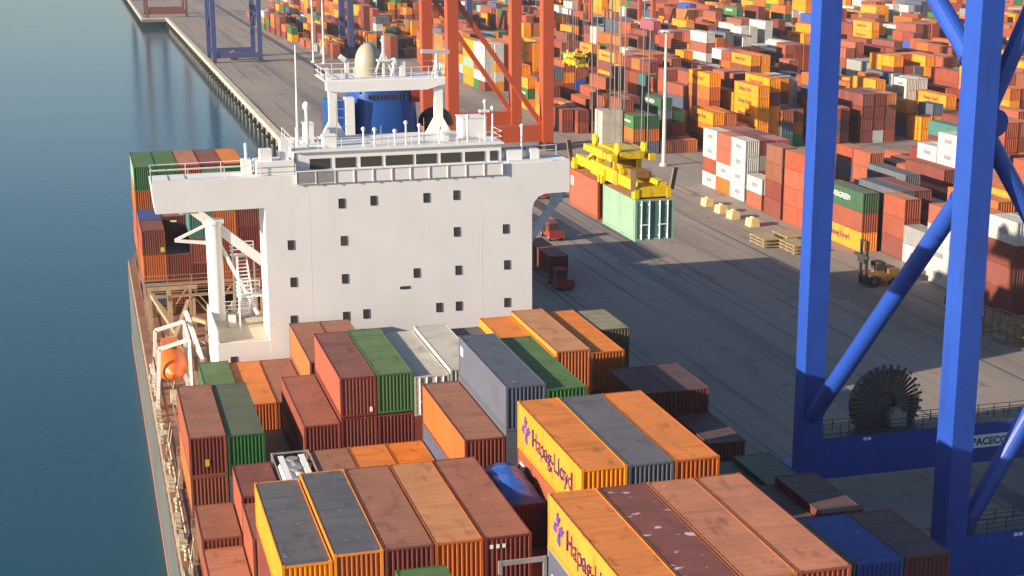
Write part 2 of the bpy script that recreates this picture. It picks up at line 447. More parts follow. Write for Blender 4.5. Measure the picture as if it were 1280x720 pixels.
C(10, 63.0, 17.2, 'shade_maroon', 'short shaded maroon container nearest the front crane leg', size='20')
C(1, YA, 16.9, 'green', 'green container roof just showing at the bottom edge of the picture')
# second bay
t = C(-1, YB, 16.6, 'yellow', 'slate-roofed yellow-sided container standing lowest of the five-roof row', roof='slate', hgt='s')
t = C(0, YB, 16.9, 'yellow', 'slate-roofed container with orange ribbed end and yellow side sliver', roof='slate', front='orange')
C(1, YB, 16.9, 'maroon', 'brown-roofed container with maroon ribbed end, between slate and tan roofs', roof='brown')
C(2, YB, 16.9, 'orange', 'tan-roofed container with orange ribbed end in the five-roof row', roof='tan')
t = C(3, YB, 16.9, 'maroon', 'dusty maroon-roofed container with three white marks on its ribbed end', roof='brown')
for u in (.28, .62, .95): plate_on(t, KIT[('40', 'h')], 'end_marking', M['plate'], 'end', u, 2.28, .18, .22)
t = C(5, YB, 20.1, 'yellow', 'yellow-sided lettered orange container farther back, beside a slate roof'); hapag(t, KIT[('40', 'h')])
C(6, YB, 20.1, 'slate', 'slate grey container between two orange-roofed ones in the raised second bay')
C(7, YB, 20.1, 'orange', 'orange-roofed container right of the slate grey one, above the shaded maroon ones', roof='yellow')
t = C(5, YB, 17.2, 'salmon', 'salmon-sided container directly under the farther yellow lettered one')
plate_on(t, KIT[('40', 'h')], 'side_marking', M['plate'], 'side', .5, 1.7, .9, .5)
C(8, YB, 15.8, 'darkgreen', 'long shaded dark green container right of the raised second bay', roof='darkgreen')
C(9, YB, 15.6, 'shade_maroon', 'short shaded maroon container inboard of a slightly taller one by the crane', size='20', roof='shade_maroon')
C(10, YB, 16.1, 'shade_maroon', 'short shaded maroon container with its dark end showing, at the ship rail by the crane', size='20')
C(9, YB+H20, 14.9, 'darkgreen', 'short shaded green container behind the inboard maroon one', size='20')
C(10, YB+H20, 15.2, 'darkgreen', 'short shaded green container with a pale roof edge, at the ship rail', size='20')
# third bay
C(-2, YC+H20, 9.8, 'brown', 'short low brown container against the port rail, ribbed end just showing', size='20', hgt='s')
C(-2, YC, 9.2, 'salmon', 'short low brick-red container nearest the camera at the port rail', size='20', hgt='s')
C(-1, YC+H20, 12.4, 'maroon', 'short maroon-roofed container with salmon side beside the white tank', size='20', side='salmon')
C(-1, YC, 12.0, 'redbrown', 'short red-brown container in front of the maroon roof beside the white tank', size='20', side='salmon')
C(1, YC, 12.9, 'brown', 'low brown-roofed container left of the two low orange roofs', roof='brown')
C(2, YC, 12.9, 'orange', 'left of the two low orange-roofed containers amid taller stacks', roof='yellow')
C(3, YC, 12.9, 'orange', 'right of the two low orange-roofed containers amid taller stacks', roof='yellow')
C(4, YC, 17.0, 'maroon', 'brown dusty-roofed container with bright orange side and maroon end', roof='brown', side='orange')
t = C(4, YC, 14.1, 'navy', 'slate-blue sided container under the dusty brown roof with orange side')
plate_on(t, KIT[('40', 'h')], 'side_marking', M['plate'], 'side', 6.5, 1.2, 1.6, 1.1)
t = C(5, YC, 20.2, 'navy', 'tall slate-blue container with pale grey-blue side, next to green roof')
plate_on(t, KIT[('40', 'h')], 'side_marking', M['plate'], 'side', .5, 1.7, .7, .6)
C(6, YC, 19.8, 'green', 'green container half shaded by the taller slate-blue one')
C(9, YC+H20, 16.9, 'shade_maroon', 'inboard one of two shade-darkened maroon containers behind the orange stack', size='20')
C(10, YC+H20, 16.9, 'shade_maroon', 'outer one of two shade-darkened maroon containers behind the orange stack', size='20')
C(9, YC, 15.1, 'shade_maroon', 'inboard shaded maroon container one step below the pair behind it', size='20')
C(10, YC, 15.2, 'shade_maroon', 'outer shaded maroon container one step below the pair, at the ship rail', size='20')
# fourth bay
t = C(-2, YD, 13.7, 'redbrown', 'outermost red-brown container with maroon ribbed end and yellow sticker', roof='brown', front='maroon', side='salmon')
plate_on(t, KIT[('40', 'h')], 'sticker', M['spreader_yellow'], 'end', 1.05, .75, .3, .5)
C(-2, YD, 10.8, 'brown', 'brown container under the outermost one with the yellow sticker', side='orange', front='redbrown')
C(-1, YD, 13.6, 'darkgreen', 'olive-roofed dark green container beside the outermost red-brown one', front='green')
C(0, YD, 9.6, 'brown', 'brown container sunk in the shaded gap beside the olive-green roof')
C(1, YD, 13.8, 'redbrown', 'red-brown container one step below the maroon one beside it', front='maroon')
t = C(2, YD, 17.05, 'maroon', 'raised maroon container with salmon side, left of the bright green one', side='salmon')
plate_on(t, KIT[('40', 'h')], 'sticker', M['plate'], 'end', 2.05, .3, .2, .35)
C(3, YD, 17.1, 'green', 'bright green container with ribbed green end between maroon and white ones')
C(2, YD, 14.1, 'maroon', 'maroon container under the raised maroon one with salmon side', hgt='h')
C(3, YD, 14.1, 'maroon', 'maroon container carrying the bright green one', hgt='h')
C(4, YD, 16.7, 'white', 'white container partly shaded by the green one beside it', door='white')
C(5, YD, 17.05, 'white', 'cream-white container with bright edge beside the slate-blue one', roof='white')
C(6, YD, 16.6, 'navy', 'slate-blue container behind the tall slate-blue one with pale side', roof='slate')
C(7, YD, 17.3, 'yellow', 'orange container with yellow side closest to the white deckhouse')
C(8, YD, 17.7, 'orange', 'tan-roofed container between orange roofs in front of the white deckhouse', roof='tan', side='yellow')
C(9, YD, 17.4, 'orange', 'orange-roofed container right of the tan roof, at the end of its row', roof='yellow')
C(10, YD+H20, 17.3, 'olive', 'short olive-grey roofed container at the quay side of the deckhouse', size='20')
# bay against the deckhouse
C(-1, YE, 11.1, 'darkgreen', 'low green container roof beside the orange lifeboat', roof='green')
C(0, YE, 10.9, 'orange', 'low orange container with ribbed end showing, below the cream platform', roof='yellow')
C(1, YE, 10.9, 'redbrown', 'low red-brown container in shade right of the low orange one', roof='brown')
C(2, YE, 14.0, 'brown', 'brown-roofed container with orange side, against the white deckhouse front', side='orange')
C(3, YE, 14.0, 'brown', 'brown container behind the maroon one, against the white deckhouse front')
# bays behind the deckhouse
SK = KIT[('20', 'h')]
t = C(-2, YS, 14.2, 'maroon', 'maroon short container with a yellow disc, over an orange one astern', size='20', side='salmon')
plate_on(t, SK, 'disc', M['spreader_yellow'], 'end', 2.0, .35, .42, .55)
C(-2, YS, 11.3, 'orange', 'orange short container between maroon and slate ones at the stern rail', size='20')
C(-2, YS, 8.4, 'navy', 'dark slate short container at the foot of the stern stack', size='20')
C(-2, YS+H20, 14.3, 'blue', 'blue-roofed short container behind the stern stack topped in maroon', size='20', side='salmon')
t = C(-1, YS+H20, 14.5, 'maroon', 'dark maroon short container with white mark beside the blue stern roof', size='20', roof='brown')
plate_on(t, SK, 'end_marking', M['plate'], 'end', .9, 2.2, .7, .2)
C(-1, YS, 11.3, 'maroon', 'maroon short container with dark roof next to the orange stern one', size='20', roof='slate')
C(-1, YS, 8.4, 'redbrown', 'dull red-brown short container under the dark-roofed maroon one astern', size='20')
C(0, YS, 15.9, 'teal', 'teal container seen through the triangular wing bracket')
C(0, YS, 13.0, 'redbrown', 'red-brown container under the teal one, by the white pillar')
C(0, YS, 10.1, 'maroon', 'maroon container two below the teal one, by the white pillar')
C(1, YS, 18.8, 'green', 'green container over the bright orange one, behind the slanted strut')
C(1, YS, 15.9, 'orange', 'bright orange container seen between wing pillar and slanted strut')
C(1, YS, 13.0, 'redbrown', 'red-brown container under the bright orange one, behind the stairs')
C(1, YS, 10.1, 'orange', 'orange-brown container low between wing pillar and deckhouse stairs')
t = C(2, YS, 16.9, 'maroon', 'maroon container with white mark right of the bright orange one astern')
plate_on(t, KIT[('40', 'h')], 'end_marking', M['plate'], 'end', .3, 2.2, .8, .3)
C(2, YS, 14.0, 'maroon', 'maroon container under the white-marked one right of the bright orange one')
C(-2, YF, 19.0, 'green', 'outermost green container topping the highest stern stack', side='mint')
C(-1, YF, 19.0, 'green', 'inner green container topping the highest stern stack')
C(-2, YF, 16.1, 'orange', 'orange container under the outermost green one astern')
C(-2, YF, 13.2, 'salmon', 'salmon-red container two below the outermost green one astern')
C(0, YF, 19.0, 'salmon', 'salmon-roofed container right of the green stern pair', roof='salmon')
C(1, YF, 19.0, 'maroon', 'maroon-roofed container between salmon and orange roofs astern', front='redbrown')
C(2, YF, 19.0, 'orange', 'orange-roofed container ending the high stern row', roof='yellow', front='green')
C(3, YF, 17.2, 'maroon', 'maroon container low beside the orange-roofed one behind the bridge wing')
# open-top container with a tarpaulin
t = thing('open_top_container', 'short open-top maroon container covered by a bulging blue tarpaulin', 'shipping container', (row(4)+CW/2, YB+H20+3.03, 16.0-2.6), G)
k = KIT[('20', 's')]
for me, nm in ((k.m_frame, 'frame'), (k.m_side, 'side_panel'), (k.m_sidel, 'side_panel'), (k.m_end, 'end_panel'), (k.m_endb, 'end_panel')): inst(me, nm, WALL['maroon'], t)
BOXES.append((row(4), row(4)+CW, YB+H20, YB+H20+6.06, 13.4, 16.2, -1))
mb = MB(); nx, ny = 12, 26
rn = random.Random(3)
for j in range(ny+1):
    for i in range(nx+1):
        u, v = i/nx, j/ny
        bul = (max(0, math.sin(math.pi*u))**.55)*(max(0, math.sin(math.pi*v))**.4)
        mb.v.append((row(4)+.02+u*(CW-.04), YB+H20+.05+v*5.96, 15.93 + 1.0*bul + .10*bul*math.sin(v*19+u*4) + .05*rn.random()*bul))
for j in range(ny):
    for i in range(nx):
        a = j*(nx+1)+i; mb.f.append((a, a+1, a+nx+2, a+nx+1))
mb.build('tarpaulin', M['tarp'], t, smooth=True)
# tank container
t = thing('tank_container', 'white tank lying in an open grey frame among maroon containers', 'tank container', (row(0)+CW/2, YC+H20+3.03, 13.0-2.6), G)
inst(k.m_frame, 'frame', M['steel'], t)
x, y, z = row(0)+CW/2, YC+H20+3.03, 10.4
mb = MB(); mb.tube((x, y-2.3, z+1.3), (x, y+2.3, z+1.3), 1.08, k=22); mb.ball((x, y, z+1.3), 1.08, 2.85, 1.08, k=20, m=6)
mb.build('tank', M['plate'], t, smooth=True)
mb = MB()
for yy in (-1.9, 0, 1.9): mb.tube((x, y+yy, z+2.3), (x, y+yy, z+2.52), .42, k=14)
mb.build('manhole', M['steel'], t)
mb = MB(); mb.box(x-.9, x-.5, y-2.6, y+2.6, z+2.44, z+2.49); mb.box(x+.5, x+.9, y-2.6, y+2.6, z+2.44, z+2.49); mb.build('walkway', M['plate'], t)
BOXES.append((row(0), row(0)+CW, YC+H20, YC+H20+6.06, 10.4, 13, -1))
# flat rack with a machine, at the bottom edge
t = thing('flat_rack', 'open flat-rack container frame with pale end posts between two bays', 'flat rack', (row(3)+CW/2, YA+6.1, 13.9), G)
mb = MB(); mb.box(row(3), row(3)+CW, YA, YA+12.19, 13.9, 14.3); mb.build('platform', M['hatch_paint'], t)
for yy in (YA, YA+12.03):
    mb = MB()
    for xx in (row(3)+.01, row(3)+CW-.19): mb.box(xx, xx+.18, yy, yy+.16, 14.3, 16.75)
    mb.box(row(3)+.19, row(3)+CW-.19, yy+.01, yy+.15, 16.5, 16.74); mb.build('end_frame', M['steel'], t)
x, y = row(3)+CW/2, YA+8.8
t = thing('machine', 'grey machine with pale rollers standing on the flat rack', 'machine', (x, y, 14.3), None)
mb = MB(); mb.box(x-.85, x+.85, y-2.4, y+1.6, 14.3, 15.3); mb.box(x-.6, x+.2, y-.6, y+1.2, 15.3, 16.1); mb.build('housing', M['steel'], t)
mb = MB()
for yy in (1.95, 2.6): mb.tube((x-.8, y+yy, 14.9), (x+.8, y+yy, 14.9), .32, k=14)
mb.build('roller', M['plate'], t)
# ---------------------------------------------------------------- ground and water
WZ = -4.6
EDGE, EDGE2, JOG = 42.0, 30.5, 756.
mb = MB(); mb.poly([(-9000, -3000, WZ), (9000, -3000, WZ), (9000, 12000, WZ), (-9000, 12000, WZ)])
tag(mb.build('harbour_water', M['water']), kind='structure')
mb = MB()
out = [(EDGE, -400), (9000, -400), (9000, 9000), (EDGE2, 9000), (EDGE2, JOG), (EDGE, JOG)]
mb.poly([(x, y, 0) for x, y in out])
for (a, b) in (((EDGE, -400), (EDGE, JOG)), ((EDGE, JOG), (EDGE2, JOG)), ((EDGE2, JOG), (EDGE2, 9000))):
    mb.poly([(a[0], a[1], 0), (b[0], b[1], 0), (b[0], b[1], -1.7), (a[0], a[1], -1.7)])
mb.poly([(EDGE, -400, -1.7), (EDGE+6, -400, -1.7), (EDGE+6, JOG, -1.7), (EDGE, JOG, -1.7)])
mb.poly([(EDGE+6, -400, -1.7), (EDGE+6, JOG, -1.7), (EDGE+6, JOG, -8), (EDGE+6, -400, -8)])
tag(mb.build('quay_ground', M['quay']), kind='structure')
mb = MB(); mb.box(EDGE-.25, EDGE+1.3, 60, JOG, -.95, .16); mb.box(EDGE2-.25, EDGE-.26, JOG-.25, JOG+1.2, -.55, .16); mb.box(EDGE2-.25, EDGE2+1.1, JOG+1.21, 1200, -.55, .16)
tag(mb.build('kerb', M['coping']), kind='structure')
mb = MB()
for x in (58.2, 59.4, 73.6, 74.5, 78.6, 94.4): mb.box(x-.11, x+.11, -60, 1000, .004, .03)
mb.box(72.9, 75.2, -60, 1000, .002, .008)
tag(mb.build('crane_rail', M['rail_steel']), kind='structure')
mb = MB()
for x in (48.2, 52.0, 66.6): mb.box(x-.08, x+.08, 60, 760, .001, .006)
for y0 in range(150, 290, 26):
    mb.box(80.2, 92, y0, y0+.16, .001, .006)
mb.box(104.4, 104.6, 120, 760, .001, .006)
tag(mb.build('lane_marking', M['lane_paint']), kind='structure')
# fenders hung under the quay edge
fme = None
for i in range(46):
    y = 318 + i*9.4
    if fme is None:
        mb = MB(); mb.box(EDGE-.75, EDGE-.26, -.55, .55, -3.4, -.97); mb.tube((EDGE-.95, -.7, -1.9), (EDGE-.95, .7, -1.9), .42, k=10)
        mb.v = [(a-EDGE, b, c) for a, b, c in mb.v]
        fme = mb.mesh('fender'); fme.materials.append(M['dark'])
    o = bpy.data.objects.new('quay_fender', fme); COL.objects.link(o); o.location = (EDGE, y, 0)
    tag(o, 'black rubber fender hanging in the row under the pale quay edge', 'fender', 'fenders along the quay edge')
# piles carrying the deck of the quay
pme = None
for i in range(46):
    if pme is None:
        mb = MB(); mb.tube((0, 0, -9), (0, 0, -1.7), .42, k=8); pme = mb.mesh('pile'); pme.materials.append(M['pier'])
    o = bpy.data.objects.new('quay_pile', pme); COL.objects.link(o); o.location = (EDGE+.8, 322+i*9.4, 0)
    tag(o, 'round concrete pile in the water under the quay deck', 'pile', 'piles under the quay')

# ---------------------------------------------------------------- the ship
SY = 129.5
HX0, HX1 = 4.35, 41.2
ship = thing('container_ship', 'large container ship with white deckhouse and blue funnel, moored at the quay', 'ship', (22.5, 129.5, WZ))
DECK = 4.6
mb = MB()
st = [(20, HX0+.4, HX1-.4), (40, HX0, HX1), (196, HX0, HX1), (206, HX0+1.2, HX1-1.2), (212, HX0+3.5, HX1-3.5)]
for z0, z1 in ((-9, DECK),):
    n = len(mb.v)
    for y, a, b in st:
        mb.v += [(a, y, z0), (a, y, z1), (b, y, z1), (b, y, z0)]
    for i in range(len(st)-1):
        p, q = n+i*4, n+i*4+4
        mb.f += [(p, p+1, q+1, q), (p+2, p+3, q+3, q+2)]
    mb.f += [(n, n+1, n+2, n+3), (q, q+1, q+2, q+3)]
mb.build('hull', M['hull_paint'], ship)
mb = MB()
for x in (HX0-.03, HX1+.03):
    mb.poly([(x, 40, WZ-.2), (x, 196, WZ-.2), (x, 196, WZ+.75), (x, 40, WZ+.75)])
mb.build('boot_stripe', M['boot_paint'], ship)
mb = MB(); mb.poly([(a, y, DECK) for y, a, b in st] + [(b, y, DECK) for y, a, b in reversed(st)])
mb.build('main_deck', M['deck_paint'], ship)
for y in (YA, YB, YC, YD, YE-.3, YS, YF):
    mb = MB(); mb.box(5.4, 39.8, y-.3, y+12.5, DECK, 5.35); mb.build('hatch_cover', M['hatch_paint'], ship)
mb = MB(); mb.rail([(HX0+.12, y, DECK) for y in (60, 196)], 1.1, 2.2, .035)
mb.rail([(HX1-.12, y, DECK) for y in (60, 196)], 1.1, 3, .035)
mb.tube((HX0+.95, 60, DECK+.35), (HX0+.95, 128, DECK+.35), .13, k=8)
mb.build('port_rail', M['cream'], ship)
for i in range(46):      # lashing boxes, vents and rods along the port walkway
    y = 62 + i*1.95 + random.random(); k = random.random(); mb = MB()
    if y > 150: break
    if k < .35: mb.box(HX0+.25, HX0+.6+.35*random.random(), y, y+.5+random.random(), DECK, DECK+.3+.6*random.random()); mb.build('locker', M['cream'], ship)
    elif k < .6: mb.tube((HX0+.6, y, DECK), (HX0+.6, y, DECK+.9), .13, k=8); mb.tube((HX0+.6, y, DECK+.9), (HX0+.6, y, DECK+1.15), .26, .2, k=10); mb.build('deck_vent', M['cream'], ship)
    else: mb.bar((HX0+.55, 62+i*1.95, DECK+.05), (HX0+1.08, 62+i*1.95+.5, DECK+2.6), .06); mb.build('lashing_rod', M['lash'], ship)
for y in (YB-1.4, YC-1.4, YD-1.4, YE-1.4, 164.8, 170.6, YF-1.4):
    mb = MB(); hi = 8.2 if y > 160 else 7.4
    for i in range(15):
        x = row(-2)-.15 + i*RP*.93
        mb.box(x, x+.28, y-.25, y+.25, DECK, hi)
        if i < 14:
            mb.bar((x+.28, y, DECK+.4), (x+RP*.93, y, hi-.3), .16) if i % 2 else mb.bar((x+.28, y, hi-.3), (x+RP*.93, y, DECK+.4), .16)
    mb.box(row(-2)-.2, 39.7, y-.45, y+.45, hi, hi+.14)
    mb.rail([(row(-2)-.2, y-.42, hi+.14), (39.7, y-.42, hi+.14)], 1.0, 2.6, .03, 2)
    mb.build('lashing_bridge', M['lash'], ship)
# block with the two bridge wings
prof = [(14.5, DECK), (38.27, DECK), (38.27, 22.6), (38.45, 23.25), (38.85, 23.75), (39.5, 24.0), (41.78, 24.05), (41.78, 26.95), (35.8, 26.85), (17.3, 26.75), (5.15, 26.7), (5.42, 24.0), (14.5, 24.05)]
mb = MB(); mb.prism(prof, SY, SY+3.6)
blk = mb.build('superstructure', M['white'], ship)
mb = MB(); mb.box(17.2, 38.2, SY+3.6, SY+15, DECK, 25.1); mb.build('accommodation', M['white'], ship)
mb = MB(); mb.box(9.98, 14.5, SY+.01, SY+10.3, DECK, 12.35); mb.box(14.5, 17.2, SY+3.6, SY+10.3, DECK, 12.35); low = mb.build('side_house', M['white'], ship)
mb = MB(); mb.box(10.2, 17.1, SY+.3, SY+10.1, 12.352, 12.41); mb.build('platform', M['cream'], ship)
mb = MB(); mb.box(9.98, 10.12, SY+.05, SY+10.3, 12.42, 13.35); mb.build('bulwark', M['white'], ship)
wins = [(21.1,24.1),(23.9,24.2),(28.6,24.2),(31.3,24.3),(16.6,20.7),(21.2,20.8),(31.3,21.0),(35.8,21.0),(16.7,17.4),(21.2,17.4),(27.6,17.5),(31.4,17.5),(35.9,17.7),(16.6,14.0),(21.2,14.0),(23.0,14.1),(29.6,14.2),(31.4,14.2),(35.9,14.2),(11.3,10.7)]
wme = None
for x, z in wins:
    if wme is None:
        mb = MB(); mb.box(-.24, .24, -.025, .03, -.40, .40); ng = len(mb.f)
        for q in ((-.265, -.24, -.42, .42), (.24, .265, -.42, .42), (-.24, .24, .40, .42), (-.24, .24, -.42, -.40)): mb.box(q[0], q[1], -.045, .02, q[2], q[3])
        wme = mb.mesh('window'); wme.materials.append(M['bridge_window']); wme.materials.append(M['black_steel'])
        for p in wme.polygons[ng:]: p.material_index = 1
    par = low if x < 12 else blk
    o = bpy.data.objects.new('window', wme); COL.objects.link(o); o.parent = par; o.location = Vector((x, SY+(.01 if par is low else 0), z)) - WORLD[par.name]
mb = MB(); mb.box(26.1, 27.0, SY-.03, SY+.02, 16.1, 16.36); mb.build('nameplate', M['black_steel'], blk)
mb = MB()          # faint plate seams and drain pipes
for z in (12.2, 15.55, 18.9, 22.25): mb.box(14.52, 38.25, SY-.008, SY+.01, z, z+.035)
for x in (18.3, 33.6): mb.box(x, x+.03, SY-.006, SY+.01, 6, 25.6)
mb.build('seam', M['white'], blk)
# wheelhouse
mb = MB(); mb.box(17.55, 35.85, SY+1.5, SY+9.5, 25.12, 28.45); mb.box(17.3, 36.05, SY+1.25, SY+9.8, 28.451, 28.62)
wh = mb.build('wheelhouse', M['white'], ship)
for a, b in ((387,412),(418,443),(449,475),(480,514),(518,544),(549,575),(580,605),(612,622)):
    xa, xb = 18.69+(a-387)*.07155, 18.69+(b-387)*.07155
    mb = MB(); mb.box(xa, xb, SY+1.46, SY+1.6, 26.95, 27.85); o = mb.build('window', M['bridge_window'], wh)
    mb = MB(); mb.box(xa-.06, xb+.06, SY+1.40, SY+1.498, 26.86, 26.945); mb.build('sill', M['white'], o)
mb = MB()          # wind deflector along the bridge front
mb.box(17.25, 35.5, SY-.16, SY-.06, 25.95, 27.02)
for i in range(12): mb.box(17.25+i*1.655, 17.33+i*1.655, SY-.22, SY-.161, 25.9, 27.08)
mb.box(17.25, 35.5, SY-.24, SY-.04, 27.021, 27.1)
mb.build('bridge_front_screen', M['white'], ship)
mb = MB()
for i in range(2): mb.box(17.36+i*1.65, 18.86+i*1.65, SY-.19, SY-.162, 26.05, 26.98)
mb.build('grating', M['steel'], ship)
mb = MB(); mb.rail([(17.3, SY+.2, 26.8), (5.25, SY+.2, 26.72), (5.25, SY+3.5, 26.72), (17.3, SY+3.5, 26.8)], .9, 2.6, .028, 2)
mb.box(36.1, 40.2, SY+.05, SY+.2, 26.86, 27.15); mb.rail([(41.6, SY+3.5, 26.95), (36, SY+3.5, 26.86)], .9, 2.6, .028, 2)
mb.rail([(17.4, SY+1.4, 28.62), (35.9, SY+1.4, 28.62), (35.9, SY+5, 28.62)], .95, 1.9, .022, 2)
mb.rail([(17.4, SY+1.4, 28.62), (17.4, SY+9.6, 28.62)], .95, 1.9, .022, 2)
mb.build('railing', M['white'], ship)
mb = MB(); mb.box(14.0, 17.2, SY+.4, SY+3.2, 26.78, 27.9); mb.box(14.4, 15.4, SY+1, SY+2, 27.9, 28.9); mb.box(16.2, 16.9, SY+1.3, SY+2.6, 27.9, 29.6); mb.build('wing_house', M['white'], ship)
mb = MB(); mb.box(12.9, 13.7, SY+1.4, SY+2.6, 26.76, 28.0); mb.tube((13.3, SY+2, 28), (13.3, SY+2, 29.4), .12); mb.build('wing_locker', M['white'], ship)
for x, w in ((36.4, 1.4), (38.6, .8)):
    mb = MB(); mb.box(x, x+w, SY+1.5, SY+2.6, 26.9, 27.8); mb.build('wing_locker', M['white'], ship)
mb = MB(); mb.tube((37.9, SY+2, 26.9), (37.9, SY+2, 29.9), .1); mb.ball((37.9, SY+2, 29.9), .2, k=8, m=4); mb.build('aerial', M['white'], ship)
for q in ((20.2, 21.3, 3, 4.2, .9), (33.2, 35.4, 5, 7.5, 1.7), (31, 32.2, 3.2, 4.4, .6), (19, 19.8, 6, 7.5, 1.6)):
    mb = MB(); mb.box(q[0], q[1], SY+q[2], SY+q[3], 28.63, 28.63+q[4]); mb.box(q[0]-.06, q[1]+.06, SY+q[2]-.06, SY+q[3]+.06, 28.631+q[4], 28.7+q[4]); mb.build('roof_locker', M['white'], ship)
for x, h in ((23.6, 1.4), (24.6, 1.3), (26.4, 1.1), (27.4, 1.8), (28.6, 1.5), (30.4, 1.2), (34.6, 3.4), (35.3, 2.8), (33.0, 2.1)):
    mb = MB(); mb.tube((x, SY+2.4, 28.6), (x, SY+2.4, 28.6+h), .08, k=7); mb.ball((x, SY+2.4, 28.75+h), .2, k=8, m=4)
    if x == 34.6: mb.box(34.1, 35.0, SY+2.2, SY+2.7, 31.2, 31.4)
    mb.build('aerial', M['white'], ship)
for q in ((21.2, 1.9, 4.1), (25.4, 3.6, 1.6), (29.2, 3.2, 2.2), (32.2, 2.0, 1.9), (20.4, 5.0, 2.6)):
    mb = MB(); mb.tube((q[0], SY+q[1], 28.6), (q[0], SY+q[1], 28.6+q[2]), .045, .03, k=6); mb.build('aerial', M['steel'], ship)
# goal-post radar mast
MY = 138.
mb = MB()
for x, s in ((21.95, -1), (31.75, 1)):
    mb.bar((x, MY, 28.6), (x, MY, 32.9), .72, .72); mb.prism([(x-1.2, 28.63), (x+1.2, 28.63), (x+.36, 30.1), (x-.36, 30.1)], MY-.37, MY+.37)
    mb.bar((x, MY, 33.0), (x+s*.5, MY, 34.9), .3)
mb.prism([(21.4, 32.9), (22.6, 32.75), (30.6, 32.75), (32.3, 33.2), (32.3, 33.75), (21.4, 33.75)], MY-.55, MY+.55)
for i in range(5): mb.bar((21.95, MY, 29.6+i*.8), (23.2, MY-.1, 29.6+i*.8), .09)
mb.box(21.2, 32.4, MY-.4, MY+5.2, 33.751, 33.86)
mast = mb.build('radar_mast', M['white'], ship)
mb = MB(); mb.rail([(21.2, MY-.4, 33.86), (32.4, MY-.4, 33.86), (32.4, MY+5.2, 33.86), (21.2, MY+5.2, 33.86), (21.2, MY-.4, 33.86)], .95, 1.6, .024, 2); mb.build('mast_railing', M['white'], mast)
mb = MB(); mb.tube((31.7, MY, 33.86), (31.65, MY, 36.0), .26, .14); mb.bar((31.2, MY, 33.9), (31.7, MY, 35.6), .12); mb.bar((30.2, MY-.2, 36.2), (32.9, MY+.2, 36.05), .26, .34)
mb.build('radar_scanner', M['white'], mast)
mb = MB()
for dx in (-.9, .9): mb.bar((26.9+dx, MY+1, 33.9), (26.9, MY+1, 36.2), .16)
mb.bar((26.9, MY+1, 33.9), (26.9, MY+1, 37.6), .2); mb.box(26.3, 27.5, MY+.6, MY+1.4, 35.3, 35.45); mb.ball((27.9, MY+1, 35.2), .4, k=10, m=5); mb.box(28.4, 28.9, MY+.8, MY+1.2, 33.9, 35.2)
mb.tube((27.6, MY+1, 33.9), (27.9, MY+1, 35), .12)
mb.build('lantern_mast', M['white'], mast)
mb = MB(); mb.bar((23.4, MY+.5, 33.86), (23.4, MY+.5, 35.6), .3); mb.bar((23.3, MY+.5, 35.5), (22.8, MY+.5, 35.9), .42); mb.bar((24.2, MY+.5, 33.86), (24.1, MY+.5, 34.9), .22); mb.build('horn', M['white'], mast)
mb = MB(); mb.ball((25.95, MY+3.4, 34.85), 1.28, 1.28, 1.95, k=22, m=12, z0=-.6); mb.tube((25.95, MY+3.4, 33.8), (25.95, MY+3.4, 34.1), 1.0); mb.build('radome', M['dome_beige'], mast, smooth=True)
# funnel and casing
mb = MB(); mb.box(22.4, 34.6, 145.5, 158, DECK, 25.0); mb.build('engine_casing', M['white'], ship)
k = 36; mb = MB()
for z, e in ((25.01, 1.05), (31.75, .97)):
    for i in range(k):
        a = 2*math.pi*i/k; c, s = math.cos(a), math.sin(a)
        mb.v.append((28.55+3.3*e*math.copysign(abs(c)**.62, c), 149.6+4.1*e*math.copysign(abs(s)**.62, s), z))
for i in range(k): mb.f.append((i, (i+1) % k, k+(i+1) % k, k+i))
fu = mb.build('funnel', M['funnel_blue'], ship, smooth=True)
mb = MB(); mb.prism([(25.9, 146.3), (31.2, 146.3), (31.2, 153), (25.9, 153)], 31.6, 31.78, 'z') if False else mb.box(25.9, 31.2, 146.2, 153, 31.5, 31.72); mb.build('funnel_top', M['black_steel'], fu)
mb = MB()
for i in range(11): mb.box(26.6+i*.36, 26.78+i*.36, 145.5, 145.8, 31.05, 31.45)
mb.build('louvre', M['black_steel'], fu)
mb = MB(); mb.box(30.9, 31.75, 145.9, 146.6, 30.6, 31.9); mb.build('red_vent', M['red_paint'], fu)
mb = MB()
for x, y in ((27.5, 149), (28.9, 148.2), (29.4, 150.6)): mb.tube((x, y, 31.75), (x, y, 33.0), .5, k=14)
mb.build('exhaust_pipe', M['black_steel'], fu)
mb = MB(); mb.box(24.35, 25.2, 145.2, 146.4, 25, 31.3); mb.build('duct', M['white'], ship)
mb = MB(); mb.box(22.7, 24.34, 145.6, 149, 25.01, 31.0); mb.build('casing_side', M['funnel_blue'], ship)
mb = MB(); mb.tube((34.0, 149, 25), (34.0, 149, 28.2), 1.2, k=18); mb.ball((34.0, 149, 28.2), 1.75, 1.75, 1.5, k=18, m=8, z0=-.2); mb.build('vent_hood', M['brown_hood'], ship, smooth=True)
# whip aerial, pole with ball
mb = MB(); mb.tube((18.1, SY+4.5, 28.6), (18.2, SY+4.5, 37.4), .09, .05, k=6); mb.tube((18.1, SY+4.5, 28.6), (18.1, SY+4.5, 30.2), .16, k=8); mb.build('whip_aerial', M['plate'], ship)
mb = MB(); mb.tube((19.0, SY+4.5, 28.6), (19.0, SY+4.5, 31.8), .17, k=10); mb.ball((19.0, SY+4.5, 32.05), .36, .36, .42, k=12, m=6); mb.build('ball_aerial', M['white'], ship, smooth=True)
